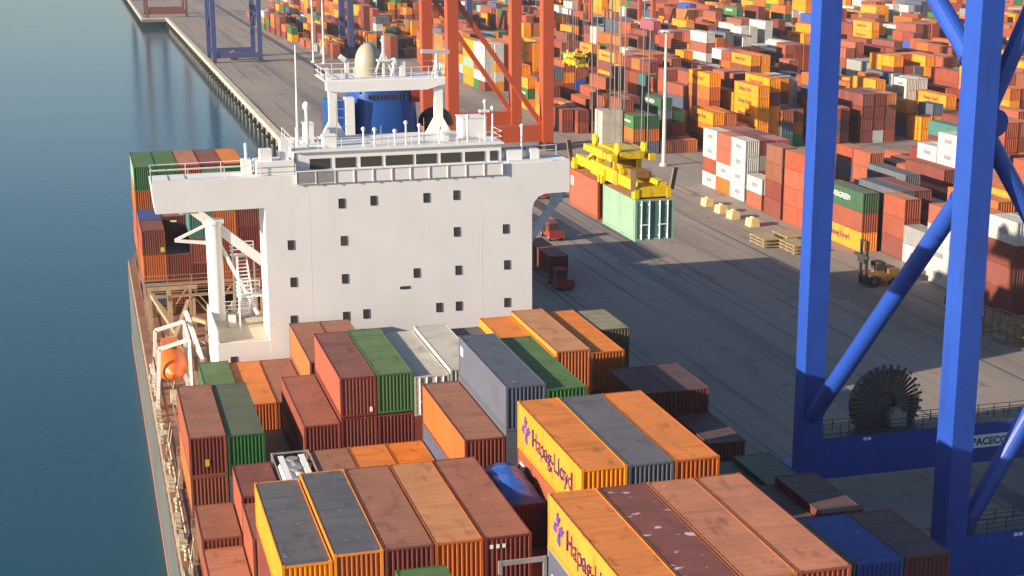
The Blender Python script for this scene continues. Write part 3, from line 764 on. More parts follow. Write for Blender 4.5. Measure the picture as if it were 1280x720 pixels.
# wing pillar and its struts
PY = 137.6
mb = MB(); mb.tube((10.75, PY, 12.4), (10.75, PY, 21.4), .72, k=20); mb.tube((10.75, PY, 21.4), (10.75, PY, 21.7), .95, k=20); mb.build('wing_pillar', M['white'], ship)
mb = MB(); mb.bar((8.2, PY, 23.4), (15.4, PY, 17.3), .8, .75, up=(0, 1, 0)); mb.box(7.6, 9.2, SY+3.6, PY+.4, 23.2, 24.0); mb.bar((7.3, PY, 20.0), (10.2, PY, 21.3), .24); mb.bar((7.3, PY, 20.0), (10.3, PY, 19.6), .28); mb.bar((11.3, PY, 19.3), (14.2, PY-2, 13.2), .26)
mb.box(14.51, 15.1, SY+3.6, SY+4.6, 12.4, 24.04)
mb.build('wing_strut', M['white'], ship)
mb = MB(); mb.bar((42.1, SY+4.2, 22.9), (38.2, SY+4.2, 17.6), .62); mb.box(41.3, 42.3, SY+3.61, SY+4.6, 22.4, 24.1); mb.build('starboard_strut', M['white'], ship)
# stairs beside the block
mb = MB()
for i, (z0, z1) in enumerate(((12.4, 15.2), (15.2, 18.0))):
    y0, y1 = (SY+8.6, SY+4.6) if i == 0 else (SY+4.6, SY+8.6)
    for x in (12.6, 13.6): mb.bar((x, y0, z0), (x, y1, z1), .12, .28)
    for j in range(11): mb.box(12.66, 13.54, y0+(y1-y0)*j/11-.12, y0+(y1-y0)*j/11+.12, z0+(z1-z0)*j/11, z0+(z1-z0)*j/11+.05)
    mb.box(12.3, 14.5, min(y1, y1+.9), max(y1, y1+.9)+.3, z1, z1+.1); mb.rail([(12.3, y1-.1, z1+.1), (12.3, y1+1.2, z1+.1), (14.4, y1+1.2, z1+.1)], 1.1, .7, .04)
for x, y in ((12.4, SY+4.4), (12.4, SY+8.8), (14.3, SY+8.8)): mb.bar((x, y, 12.4), (x, y, 19), .14)
mb.build('stairs', M['white'], ship)
mb = MB(); mb.rail([(10.2, SY+10.2, 12.4), (14.3, SY+10.2, 12.4)], 1.1, 1, .035); mb.build('railing', M['white'], ship)
for q in ((11.5, 12.1, 5, 5.7, 13.4), (13.8, 14.4, 9, 9.8, 14.2)):
    mb = MB(); mb.box(q[0], q[1], SY+q[2], SY+q[3], 12.42, q[4]); mb.build('locker', M['white'], ship)
# tall deck frame next to the side house
mb = MB()
for x, y in ((8.9, 143), (10.0, 141)): mb.bar((x, y, DECK), (x, y, 11.4), .34)
mb.bar((8.9, 143, 11.3), (10, 141, 11.3), .34); mb.bar((8.9, 143, 9.2), (10, 141, 9.2), .2); mb.box(8.6, 10.2, 140.4, 143.3, 8.2, 8.35)
mb.build('deck_frame', M['lash'], ship)
mb = MB()
for x in (5.6, 7.6): mb.bar((x, 160, DECK), (x, 160, 10.4), .38)
mb.bar((5.8, 159.5, 9.8), (8.6, 151, 6.0), .4); mb.bar((9.4, 158, 9.3), (6.8, 150, 6.0), .36); mb.bar((5.4, 160, 10.3), (10.5, 160, 10.3), .36)
mb.build('deck_frame', M['lash'], ship)
for i in range(26):
    x, y = 4.9+random.random()*4.5, 131+random.random()*26
    h = .4+1.0*random.random(); w = .25+.6*random.random(); mb = MB(); mb.box(x, x+w, y, y+w*1.5, DECK, DECK+h); mb.build('locker', M['cream'], ship)
for i in range(14):
    x, y = 4.7+random.random()*3.6, 131+random.random()*24; mb = MB(); mb.bar((x, y, DECK+.05), (x+random.uniform(-.6, .6), y+random.uniform(-1, 1), DECK+2.2), .1); mb.build('lashing_rod', M['lash'], ship)
mb = MB(); mb.bar((4.9, 136.6, DECK), (5.3, 136.6, 10.3), .3); mb.bar((5.3, 136.6, 10.3), (8.0, 136.6, 11.0), .3); mb.bar((4.9, 143.2, DECK), (5.3, 143.2, 10.3), .3); mb.bar((5.3, 143.2, 10.3), (8.0, 143.2, 11.0), .3)
mb.bar((8.0, 136.6, 11.0), (8.0, 136.6, DECK), .28); mb.bar((8.0, 143.2, 11.0), (8.0, 143.2, DECK), .28); mb.bar((8, 136.6, 11), (8, 143.2, 11), .22); mb.bar((8.3, 144.5, 11.6), (9.2, 138.5, 8.4), .35)
mb.build('davit', M['white'], ship)
# lifeboat
LB = (6.45, 139.8, 8.0)
t = thing('lifeboat', 'orange enclosed lifeboat hanging in white davits at the port side', 'lifeboat', LB)
mb = MB(); n, k = 18, 16
for i in range(n+1):
    u = -1 + 2*i/n; f = (1-abs(u)**2.6)**.55 if abs(u) < 1 else 0.03
    for j in range(k):
        a = 2*math.pi*j/k; mb.v.append((LB[0]+1.45*f*math.cos(a), LB[1]+3.7*u, LB[2]+(1.5 if math.sin(a) > 0 else 1.3)*f*math.sin(a)))
for i in range(n):
    for j in range(k): mb.f.append((i*k+j, i*k+(j+1) % k, (i+1)*k+(j+1) % k, (i+1)*k+j))
mb.build('hull', M['lifeboat_orange'], t, smooth=True)
mb = MB(); mb.box(LB[0]-.75, LB[0]+.75, LB[1]-.2, LB[1]+1.9, LB[2]+1.1, LB[2]+1.95); mb.build('cabin', M['lifeboat_orange'], t)
mb = MB(); mb.ring((LB[0], LB[1], LB[2]), 1.0, .1, .08, k=8, axis='y'); mb.box(LB[0]-1.53, LB[0]-1.40, LB[1]-2.2, LB[1]+2.2, LB[2]-.12, LB[2]+.12); mb.build('rubbing_strake', M['dark'], t)
mb = MB(); mb.box(LB[0]-.5, LB[0]+.5, LB[1]-.23, LB[1]-.19, LB[2]+1.4, LB[2]+1.75); mb.build('window', M['bridge_window'], t)
SOLID = [(14.5, 38.27, SY, SY+15, 0, 25), (5.2, 41.8, SY, SY+3.6, 24, 26.8), (17.5, 35.9, SY, SY+9, 25, 28.6), (4.4, 40.7, 40, 210, -4, 4.6), (10, 14.5, SY, SY+10, 4, 12.4), (25.3, 31.8, 145, 154, 25, 31.8), (55.9, 57.8, 110, 111.7, 0, 48), (56.5, 58.2, 88.5, 90.5, 0, 48)]
# ---------------------------------------------------------------- blue quay crane on the right
crane = thing('gantry_crane', 'royal blue quay crane with two tall box legs and round braces', 'crane', (68, 100, 0))
LX, LY0, LY1 = 57.0, 88.5, 109.9      # waterside legs: near, far
GX = 81.5
def leg(x0, x1, y0, y1):
    mb = MB(); mb.box(x0, x1, y0, y1, 2.3, 60)
    o = mb.build('leg', M['crane_blue'], crane)
    mb = MB()
    for z in (16.5, 30.5, 44): mb.box(x0-.012, x1+.012, y0-.012, y1+.012, z, z+.09)
    mb.build('flange', M['crane_blue'], o)
leg(56.5, 58.15, LY0, LY0+2.0)
leg(55.95, 57.75, LY1, LY1+1.75)
leg(GX, GX+1.7, LY0, LY0+2.0); leg(GX, GX+1.7, LY1, LY1+1.75)
for y, x in ((LY0+.1, 58.15), (LY1+.1, 57.75)):
    mb = MB(); mb.box(x, GX, y, y+1.6, 2.0, 5.55)
    o = mb.build('sill_beam', M['crane_blue'], crane)
    mb = MB(); mb.rail([(x+.2, y+.08, 5.56), (GX-.2, y+.08, 5.56)], 1.1, 1.5, .03); mb.rail([(x+.2, y+1.52, 5.56), (GX-.2, y+1.52, 5.56)], 1.1, 1.5, .03)
    mb.box(x+.1, GX-.1, y+.03, y+1.55, 5.552, 5.6)
    mb.build('walkway', M['black_steel'], o)
    for dx in (3.9, 4.3, 12.6): mb = MB(); mb.box(x+dx, x+dx+.32, y-.03, y-.005, 5.1, 5.36); mb.build('small_plate', M['plate'], o)
# name board on the far sill beam
bx, by = 71.75, LY1+.1
mb = MB(); mb.box(bx, bx+6.6, by-.06, by-.008, 3.35, 4.5); sg = mb.build('name_board', M['plate'], crane)
me = text_mesh('PACECO ESP', .90, .01, .022); me.materials.append(M['ink_black'])
o = bpy.data.objects.new('lettering', me); COL.objects.link(o); o.parent = sg
o.matrix_local = Matrix.Translation(Vector((bx+.3, by-.072, 3.62)) - WORLD[sg.name]) @ Matrix.Rotation(R(90), 4, 'X')
for y0, y1 in ((LY0, LY0+2.0), (LY1, LY1+1.75)):
    for x in ((56.5 if y0 == LY0 else 55.95), GX):
        for dy in (-2.6, 2.0):
            mb = MB(); mb.box(x+.25, x+1.45, y0+dy, y0+dy+3.2, .55, 1.6); mb.box(x+.4, x+1.3, y0+dy+.5, y0+dy+2.7, 1.6, 2.28)
            for w in (.7, 2.5): mb.tube((x+.75, y0+dy+w, .42), (x+1.25, y0+dy+w, .42), .4, k=14)
            mb.build('bogie', M['crane_blue'], crane)
def brace(p, q, r):
    mb = MB(); mb.tube(p, q, r, k=18); o = mb.build('brace', M['crane_blue'], crane)
    d = (Vector(q)-Vector(p))
    for f in (.03, .97): a = Vector(p)+d*f; mb = MB(); mb.tube(a-d.normalized()*.15, a+d.normalized()*.15, r*1.12, k=18); mb.build('collar', M['crane_blue'], o)
brace((56.85, LY1+.2, 7.6), (57.3, LY0+1.8, 30.0), .68)
brace((57.3, LY0+1.8, 38.6), (56.85, LY1+.2, 54.5), .68)
NY = LY0+1.0
brace((57.9, NY, 35.2), (66.5, NY, 55.5), .6)
brace((57.9, NY, 34.3), (64.6, NY, 24.2), .6)
brace((58.0, NY, 4.9), (67.0, NY, 20.6), .64)
mb = MB(); mb.tube((58.3, NY-.7, 34.8), (58.3, NY+.7, 34.8), .95, k=18); mb.build('gusset', M['crane_blue'], crane)
mb = MB(); mb.bar((GX, NY, 12), (64.6, NY, 24.2), 1.1); mb.build('brace', M['crane_blue'], crane)
mb = MB(); mb.box(55.9, GX+1.7, LY0+.3, LY0+1.7, 60.002, 63); mb.box(55.9, GX+1.7, LY1+.2, LY1+1.6, 60.002, 63); mb.build('portal_beam', M['crane_blue'], crane)
# cable reel
M['reel_grey'] = plain('reel_grey_paint', (.075, .075, .075), .6)
rc = (64.9, LY1+2.7, 7.35)
mb = MB(); mb.ring(rc, 3.15, .55, .42, k=48); mb.ring(rc, 1.1, .25, .5, k=28)
reel = mb.build('cable_reel', M['black_steel'], crane)
mb = MB(); mb.ring(rc, 2.55, 2.5, .12, k=40); mb.build('drum', M['reel_grey'], reel)
for i in range(30):
    a = 2*math.pi*i/30; c, s = math.cos(a), math.sin(a)
    mb = MB(); mb.bar((rc[0]+3.14*c, rc[1]-.3, rc[2]+3.14*s), (rc[0]+3.5*c, rc[1]-.3, rc[2]+3.5*s), .16, .2); mb.build('lug', M['black_steel'], reel)
for i in range(44):
    a = 2*math.pi*i/44; c, s = math.cos(a), math.sin(a)
    mb = MB(); mb.bar((rc[0]+1.05*c, rc[1]-.40, rc[2]+1.05*s), (rc[0]+3.3*c, rc[1]-.46, rc[2]+3.3*s), .10, .06); mb.build('spoke', M['rope'], reel)
mb = MB(); mb.box(rc[0]-.1, rc[0]+1.5, rc[1]-1.4, rc[1]-.5, 5.6, 6.7); mb.box(rc[0]+.2, rc[0]+.9, rc[1]-1.41, rc[1]-.6, 6.7, 7.1); mb.build('reel_motor', M['steel'], crane)
mb = MB(); mb.box(rc[0]-.3, rc[0]+.3, rc[1]+.45, rc[1]+.9, 2.1, 7.4); mb.box(rc[0]-1.6, rc[0]+1.6, rc[1]-.9, rc[1]+.4, 4.0, 4.2); mb.build('reel_stand', M['black_steel'], crane)

# ---------------------------------------------------------------- spreader with two hanging containers
def spreader(cx, cy, zt, label, L=12.6, ropes=True, fine=True):
    """twin telescopic spreader; zt = level of the container roofs it grips"""
    t = thing('lifting_spreader', label, 'spreader', (cx, cy, zt), None)
    Y = M['spreader_yellow']
    mb = MB()
    for dx in (-.72, .72): mb.box(cx+dx-.22, cx+dx+.22, cy-L/2+.2, cy+L/2-.2, zt+.35, zt+1.0)
    mb.box(cx-1.05, cx+1.05, cy-2.6, cy+2.6, zt+.25, zt+1.15)
    mb.build('main_beam', Y, t)
    for s in (-1, 1):
        mb = MB(); mb.box(cx-1.2, cx+1.2, cy+s*(L/2-.25)-.25, cy+s*(L/2-.25)+.25, zt+.1, zt+.75)
        for dx in (-1.05, 1.05): mb.box(cx+dx-.14, cx+dx+.14, cy+s*(L/2-.25)-.3, cy+s*(L/2-.25)+.3, zt+.012, zt+.6)
        mb.build('end_beam', Y, t)
        mb = MB()
        for dx in (-1.25, 1.25):
            mb = MB(); mb.bar((cx+dx, cy+s*(L/2-.1), zt+.5), (cx+dx*1.1, cy+s*(L/2+.2), zt+1.9), .34, .12); mb.build('corner_guide', M['guide_brown'], t)
    mb = MB()
    for dx in (-1.2, 1.2):
        for dy in (-.3, .3): mb.box(cx+dx-.12, cx+dx+.12, cy+dy-.12, cy+dy+.12, zt+.012, zt+.5)
    mb.box(cx-1.2, cx+1.2, cy-.5, cy+.5, zt+.5, zt+.9); mb.build('centre_beam', Y, t)
    mb = MB()
    mb.box(cx-1.5, cx+1.5, cy-1.1, cy+1.1, zt+1.75, zt+2.25)
    for dx in (-1.3, 1.3):
        for dy in (-1.9, 1.9): mb.box(cx+dx-.2, cx+dx+.2, cy+dy-.9, cy+dy+.9, zt+1.8, zt+2.2)
    mb.box(cx-.8, cx+.8, cy-2.6, cy+2.6, zt+1.9, zt+2.35)
    for dx in (-.8, .8):
        for dy in (-1.6, 1.6): mb.bar((cx+dx, cy+dy, zt+1.15), (cx+dx, cy+dy, zt+1.8), .26)
    mb.build('headblock', Y, t)
    for dx in (-.9, .9):
        for dy in (-2.2, 2.2): mb = MB(); mb.tube((cx+dx-.08, cy+dy, zt+2.5), (cx+dx+.08, cy+dy, zt+2.5), .42, k=18); mb.build('sheave', Y, t)
    for q in ((-.9, .9, -1.0, .3, 1.16, 1.6), (-.5, .6, 3, 4.4, 1.0, 1.5), (-.6, .4, -4.6, -3.2, 1.0, 1.45)):
        mb = MB(); mb.box(cx+q[0], cx+q[1], cy+q[2], cy+q[3], zt+q[4], zt+q[5]); mb.build('hydraulic_unit', M['fork_yellow'], t)
    mb = MB()
    for dy in (-3.4, 3.4): mb.bar((cx-.7, cy+dy*.4, zt+2.1), (cx-.95, cy+dy, zt+1.1), .22)
    mb.bar((cx-.95, cy-3.2, zt+1.1), (cx+.95, cy-3.4, zt+1.1), .2)
    mb.build('strut', Y, t)
    if fine:
        mb = MB(); mb.box(cx-.75, cx+.65, cy+1.2, cy+2.7, zt+2.36, zt+4.5); mb.build('cable_basket', M['grey_canvas'], t)
    if ropes:
        mb = MB()
        for dx in (-.9, .9):
            for dy in (-2.75, -1.65, 1.65, 2.75): mb.tube((cx+dx, cy+dy, zt+2.5), (cx+dx*1.3, cy+dy*1.1, zt+30), .035, k=5, caps=False)
        mb.tube((cx, cy+1.9, zt+4.4), (cx+.3, cy+1.9, zt+30), .07, k=6); mb.build('hoist_rope', M['rope'], t)
    return t
M['guide_brown'] = plain('guide_brown_steel', (.16, .10, .06), .6)
M['grey_canvas'] = plain('grey_canvas', (.42, .37, .31), .8, var=.2)
HZ = 31.3
spreader(33.6, 93.7, HZ, 'yellow spreader with grey cable basket hanging over two short containers')
hk = KIT[('20', 's')]
container(32.35, 87.1, HZ, '20', 's', 'mint', 'mint green container with barred door end hanging from the yellow spreader', 'containers hanging from the spreader', roof='tan', front='teal', door='white')
t = container(32.35, 94.2, HZ, '20', 's', 'salmon', 'orange-red container hanging behind the mint green one', 'containers hanging from the spreader', roof='tan')
plate_on(t, hk, 'side_marking', M['plate'], 'side', .35, 1.5, .55, .6)
spreader(93, 285, 19.5, 'small yellow spreader hanging empty over the container yard', L=9, fine=False)

M['dull_red'] = plain('dull_red_paint', (.17, .05, .035), .5)
# ---------------------------------------------------------------- other cranes
def portal(name, label, mat, x0, x1, ya, yb, w, d, h, sill=(2.2, 4.4), diag=True, cross=None, top=None):
    t = thing(name, label, 'crane', ((x0+x1)/2, (ya+yb)/2, 0))
    for x in (x0, x1):
        for y in (ya, yb):
            mb = MB(); mb.box(x-w/2, x+w/2, y-d/2, y+d/2, sill[0]-.2, h); mb.build('leg', mat, t)
            mb = MB(); mb.box(x-w*.4, x+w*.4, y-d*.9, y+d*.9, .06, sill[0]-.2); mb.build('bogie', M['black_steel'], t)
    for y in (ya, yb):
        mb = MB(); mb.box(x0+w/2, x1-w/2, y-d*.35, y+d*.35, sill[0], sill[1]); mb.build('sill_beam', mat, t)
        if diag:
            mb = MB(); mb.bar((x0+w/2, y, diag), (x1-w/2, y, sill[1]), w*.42); mb.build('brace', mat, t)
    if cross:
        for x in (x0, x1):
            mb = MB(); mb.bar((x, ya+d/2, cross[0]), (x, yb-d/2, cross[1]), w*.4); mb.bar((x, ya+d/2, cross[1]), (x, yb-d/2, cross[0]), w*.4); mb.box(x-w*.4, x+w*.4, ya+d/2, yb-d/2, cross[1], cross[1]+w); mb.build('cross_brace', mat, t)
    if top:
        for y in (ya, yb):
            mb = MB(); mb.box(x0+w/2, x1-w/2, y-d*.4, y+d*.4, top, top+w*1.1); mb.build('portal_beam', mat, t)
    return t
portal('gantry_crane', 'orange-red quay crane with four straight legs behind the white deckhouse', M['crane_red'], 73.4, 93.6, 306, 330, 2.3, 2.6, 75, sill=(1.9, 5.3), diag=31, top=62)
portal('gantry_crane', 'slate-blue quay crane straddling the far pier with crossed braces', M['far_blue'], 43.9, 59.0, 521, 542, 1.5, 1.7, 60, sill=(1.5, 3.2), diag=False, cross=(11, 21), top=22)
portal('gantry_crane', 'dull red quay crane standing at the step of the far pier', M['dull_red'], 33.5, 52, 762, 786, 1.1, 1.3, 75, sill=(1.5, 3.6), diag=False, top=30)
portal('gantry_crane', 'dark blue quay crane at the farthest left of the pier', M['far_blue'], 33, 50, 915, 940, 1.8, 2.0, 80, sill=(1.5, 3.6), diag=False, top=32)
portal('yard_crane', 'blue yard crane standing among stacks left of the red crane', M['far_blue'], 91, 133, 528, 546, 2.0, 2.4, 24, sill=(1.2, 2.6), diag=False, top=21)
portal('yard_crane', 'pale teal yard crane between the red crane legs', M['teal_steel'], 160, 181, 636, 652, 2.0, 2.4, 30, sill=(1.2, 2.6), diag=False, top=26)
portal('yard_crane', 'faded red yard crane straddling stacks right of the red quay crane', M['crane_red'], 179, 203, 531, 545, 1.2, 1.4, 20, sill=(1.2, 2.4), diag=False, top=18)

# ---------------------------------------------------------------- light masts
def mast_light(x, y, h, label, cross=3.2):
    t = thing('light_mast', label, 'light mast', (x, y, 0))
    mb = MB(); mb.tube((x, y, .02), (x, y, h), .42, .22, k=12); mb.tube((x, y, 0), (x, y, .5), .8, k=12); mb.build('pole', M['pole'], t)
    mb = MB(); mb.tube((x, y, h), (x, y, h+.3), 1.3, k=16)
    mb.build('crown', M['pole'], t)
    mb = MB()
    for i in range(8):
        a = 2*math.pi*i/8; mb.box(x+1.35*math.cos(a)-.25, x+1.35*math.cos(a)+.25, y+1.35*math.sin(a)-.25, y+1.35*math.sin(a)+.25, h-.15, h+.2)
    mb.build('floodlight', M['steel'], t)
mast_light(109.4, 279, 26, 'tall white light mast in front of the yard stacks')
mast_light(75.7, 513, 30, 'left of two slim light masts on the far apron')
mast_light(78.4, 508, 31, 'right of two slim light masts on the far apron')
mast_light(216, 330, 27, 'light mast rising over stacks between the blue crane legs')
mast_light(236, 300, 28, 'light mast seen left of the near blue leg, behind the brace')

# ---------------------------------------------------------------- vehicles and small things on the quay
def wheels(t, xs, ys, r=.52, w=.32):
    for x in xs:
        for y in ys:
            mb = MB(); mb.tube((x-w/2, y, r), (x+w/2, y, r), r, k=16); o = mb.build('wheel', M['tyre'], t)
            mb = MB(); mb.tube((x-w/2-.012, y, r), (x+w/2+.012, y, r), r*.5, k=12); mb.build('rim', M['steel'], o)
def trailer_truck(x, y, label, cab, L=12.4):
    t = thing('terminal_truck', label, 'truck', (x, y, 0))
    mb = MB(); mb.box(x-1.15, x+1.15, y, y+L, 1.12, 1.36); mb.box(x-.5, x-.3, y, y+L, .8, 1.12); mb.box(x+.3, x+.5, y, y+L, .8, 1.12); mb.build('chassis', M['black_steel'], t)
    wheels(t, (x-.95, x+.95), (y+L-1.2, y+L-2.6, y+1.4))
    mb = MB(); mb.box(x-1.2, x+.2, y-2.9, y-1.2, .9, 2.9); mb.box(x-1.1, x+1.1, y-2.9, y+.3, .6, 1.1); mb.box(x-1.2, x+1.2, y-3.3, y-2.9, .5, 1.5); c = mb.build('cab', cab, t)
    mb = MB(); mb.box(x-1.1, x+.1, y-2.93, y-2.9, 1.8, 2.7); mb.box(x-1.23, x-1.2, y-2.7, y-1.4, 1.8, 2.7); mb.build('window', M['bridge_window'], c)
    wheels(t, (x-.95, x+.95), (y-2.3,))
trailer_truck(59.9, 190, 'terminal truck carrying a dark brown container beside the deckhouse', M['red_paint'])
container(58.65, 190.1, 4.0, '40', 's', 'maroon', 'dark brown container riding on the truck beside the deckhouse', 'containers on trucks')
trailer_truck(76.5, 254, 'empty red terminal truck seen under the bridge wing, farther one', M['red_paint'])
trailer_truck(68, 220, 'empty red terminal truck seen under the bridge wing, nearer one', M['red_paint'])
# container handler
x, y = 100.2, 178.5
t = thing('container_handler', 'brown-yellow container handler with a tall dark mast on the apron', 'forklift', (x, y, 0))
mb = MB(); mb.box(x-1.2, x+2.9, y-1.35, y+1.35, .7, 1.7); mb.box(x+1.6, x+3.1, y-1.3, y+1.3, 1.7, 2.3); mb.build('body', M['fork_yellow'], t)
mb = MB(); mb.box(x, x+1.3, y-.75, y+.75, 1.7, 3.2); mb.build('cab', M['fork_yellow'], t)
mb = MB(); mb.box(x-.02, x+1.32, y-.78, y+.78, 2.1, 3.0); mb.build('cab_window', M['bridge_window'], t)
mb = MB()
for dy in (-.75, .75): mb.box(x-1.7, x-1.35, y+dy-.16, y+dy+.16, .3, 6.2)
for z in (1.2, 3.5, 6.0): mb.box(x-1.66, x-1.4, y-.7, y+.7, z, z+.22)
mb.build('lift_mast', M['black_steel'], t)
mb = MB(); mb.box(x-2.0, x-1.72, y-1.8, y+1.8, 3.9, 4.3); mb.box(x-1.98, x-1.72, y-.9, y+.9, 3.2, 3.9); mb.build('carriage', M['black_steel'], t)
for xx, r in ((x-.6, .8), (x+2.3, .62)):
    for dy in (-1.25, 1.25):
        mb = MB(); mb.tube((xx, y+dy-.25, r), (xx, y+dy+.25, r), r, k=18); o = mb.build('wheel', M['tyre'], t)
        mb = MB(); mb.tube((xx, y+dy-.27, r), (xx, y+dy+.27, r), r*.45, k=12); mb.build('rim', M['fork_yellow'], o)
# yellow concrete blocks
for (x, y), nm in zip(((101.2, 237.5), (101.0, 231.2), (100.9, 226), (101.3, 219.4)), ('farthest', 'second farthest', 'second nearest', 'nearest')):
    mb = MB(); mb.prism([(x-.8, 0.01), (x+.8, 0.01), (x+.62, 1.25), (x-.62, 1.25)], y-1.1, y+1.1); mb.prism([(x-.3, 1.25), (x+.3, 1.25), (x+.2, 1.5), (x-.2, 1.5)], y-.5, y+.5)
    tag(mb.build('concrete_block', M['kerb_paint'], at=(x, y, 0)), f'{nm} of four yellowish concrete blocks in a line on the apron', 'block', 'concrete blocks on the apron')
# timber stacks left of the far blue leg
for i, (x, y) in enumerate(((97.2, 205.8), (99.6, 200.6), (101.3, 206.6))):
    t = thing('timber_stack', ('pale timber platform left of the far blue leg, leftmost one', 'pale timber platform touching the far blue leg outline', 'pale timber platform behind the other two')[i], 'timber stack', (x, y, 0), 'timber platforms')
    for j in range(3):
        mb = MB()
        for q in range(6): mb.box(x-1.4+q*.48, x-1.4+q*.48+.42, y-2.6, y+2.6, .22+j*.5, .34+j*.5)
        mb.build('deck', M['timber'], t)
        mb = MB()
        for q in (-2.2, 0, 2.2): mb.box(x-1.4, x+1.4, y+q-.12, y+q+.12, .02+j*.5, .22+j*.5)
        mb.build('bearer', M['timber'], t)
# open steel racks at the right edge
for i, (x, y) in enumerate(((101.6, 150.2), (101.9, 144.6))):
    t = thing('steel_rack', ('rusty brown open rack left of another at the right edge', 'rusty brown open rack cut by the right picture edge')[i], 'rack', (x, y, 0), 'open racks')
    for y2 in (y-2.4, y+2.4):
        mb = MB()
        for dx in (-1.1, 0, 1.1): mb.bar((x+dx, y2, 0.02), (x+dx, y2, 3.0), .16)
        for z in (.3, 2.9): mb.bar((x-1.1, y2, z), (x+1.1, y2, z), .14)
        mb.bar((x-1.1, y2, .3), (x, y2, 2.9), .1); mb.bar((x+1.1, y2, .3), (x, y2, 2.9), .1)
        mb.build('end_frame', M['fork_yellow'], t)
    mb = MB()
    for dx in (-1.1, 1.1):
        for z in (.3, 1.6, 2.9): mb.bar((x+dx, y-2.4, z), (x+dx, y+2.4, z), .13)
    mb.build('rail', M['fork_yellow'], t)
# red tanker by the near leg
x, y = 101.6, 158.5
t = thing('tank_trailer', 'red tank trailer with a pale ring mark left of the near blue leg', 'trailer', (x, y, 0))
mb = MB(); mb.tube((x, y-3, 1.95), (x, y+3, 1.95), 1.1, k=20); mb.ball((x, y, 1.95), 1.1, 3.4, 1.1, k=20, m=6); mb.build('tank', M['red_paint'], t, smooth=True)
mb = MB(); mb.ring((x, y-3.42, 2.0), .55, .14, .02, k=20); mb.build('ring_mark', M['plate'], t)
mb = MB(); mb.box(x-1, x+1, y-3, y+3, .7, .95); mb.build('chassis', M['black_steel'], t)
wheels(t, (x-.9, x+.9), (y-1.8, y+1.8))
# small dark utility cabinet and walkers' barrier by the far crane
for x, y, nm in ((51.2, 530, 'dark equipment cabin beside the slate-blue crane legs'), (60.5, 352, 'low dark cabin on the apron beside the ship aerials')):
    t = thing('equipment_cabin', nm, 'cabin', (x, y, 0))
    mb = MB(); mb.box(x-1.2, x+1.2, y-1.6, y+1.6, .02, 2.5); mb.build('wall', M['black_steel'], t)
    mb = MB(); mb.prism([(x-1.4, 2.5), (x+1.4, 2.5), (x, 3.2)], y-1.8, y+1.8); mb.build('roof', M['fork_yellow'], t)
# ---------------------------------------------------------------- container yard
rn = random.Random(21)
YARD = []     # (x, y, z, size, hgt, colour)
def stack(x, y, tiers, size='20', hgt='s'):
    z = .02
    L, H = KIT[(size, hgt)].L, KIT[(size, hgt)].H
    for c in tiers: YARD.append((x, y, z, size, hgt, c)); z += H+.012
RX = 2.75
def rx(i): return 108.5 + i*RX
# the stacks nearest the apron, bottom tier first
stack(rx(0), 251.2, ['white', 'redbrown', 'white', 'white']); stack(rx(0), 245.0, ['orange', 'white', 'salmon', 'salmon'])
stack(rx(0), 238.8, ['white', 'white', 'white', 'white'])
for i, y in ((1, 251.2), (1, 245), (2, 251.2), (2, 245)): stack(rx(i), y, [rn.choice(['grey', 'maroon', 'redbrown', 'slate']) for _ in range(4)])
stack(rx(1), 238.8, ['maroon', 'redbrown', 'grey', 'maroon']); stack(rx(2), 238.8, ['maroon', 'maroon', 'redbrown', 'pink'])
stack(rx(0)-.6, 230.5, ['salmon', 'white']); stack(rx(1), 230.5, ['maroon', 'maroon', 'brown'])
stack(rx(0)-.9, 222.6, ['maroon', 'maroon', 'brown', 'brown'], '20', 'h')
stack(rx(0)-.9, 209.4, ['salmon', 'salmon', 'salmon', 'salmon'], '40', 'h')
stack(rx(0)-.3, 196.8, ['yellow', 'redbrown', 'darkgreen'], '40', 'h')
stack(rx(1)+.2, 190.6, ['maroon', 'redbrown', 'salmon'], '20', 'h')
for i in range(2, 6):
    for y in (209.4, 196.8): stack(rx(i), y, [rn.choice(['maroon', 'brown', 'redbrown', 'slate', 'green']) for _ in range(rn.choice([2, 3, 3]))], '40', 'h')
stack(rx(0), 159.1, ['maroon', 'maroon', 'maroon', 'white'], '20', 'h'); stack(rx(1), 159.1, ['maroon', 'maroon', 'brown', 'grey'], '20', 'h')
stack(rx(0), 165.6, ['redbrown', 'yellow', 'white', 'yellow'], '20', 'h'); stack(rx(2), 159.1, ['maroon', 'brown', 'orange'], '20', 'h')
stack(rx(0), 173.4, ['white', 'white', 'white', 'salmon']); stack(rx(1), 173.4, ['maroon', 'slate', 'redbrown'])
stack(rx(1), 184.2, ['white', 'grey'])
for i in range(2, 12):
    for y in (159.1, 171.8):
        if i == 2 and y < 160: continue
        stack(rx(i)+(.0 if i < 6 else 4), y, [rn.choice(['maroon', 'yellow', 'redbrown', 'orange', 'salmon', 'white', 'navy', 'green']) for _ in range(rn.choice([3, 4, 4]))], '40', 'h')
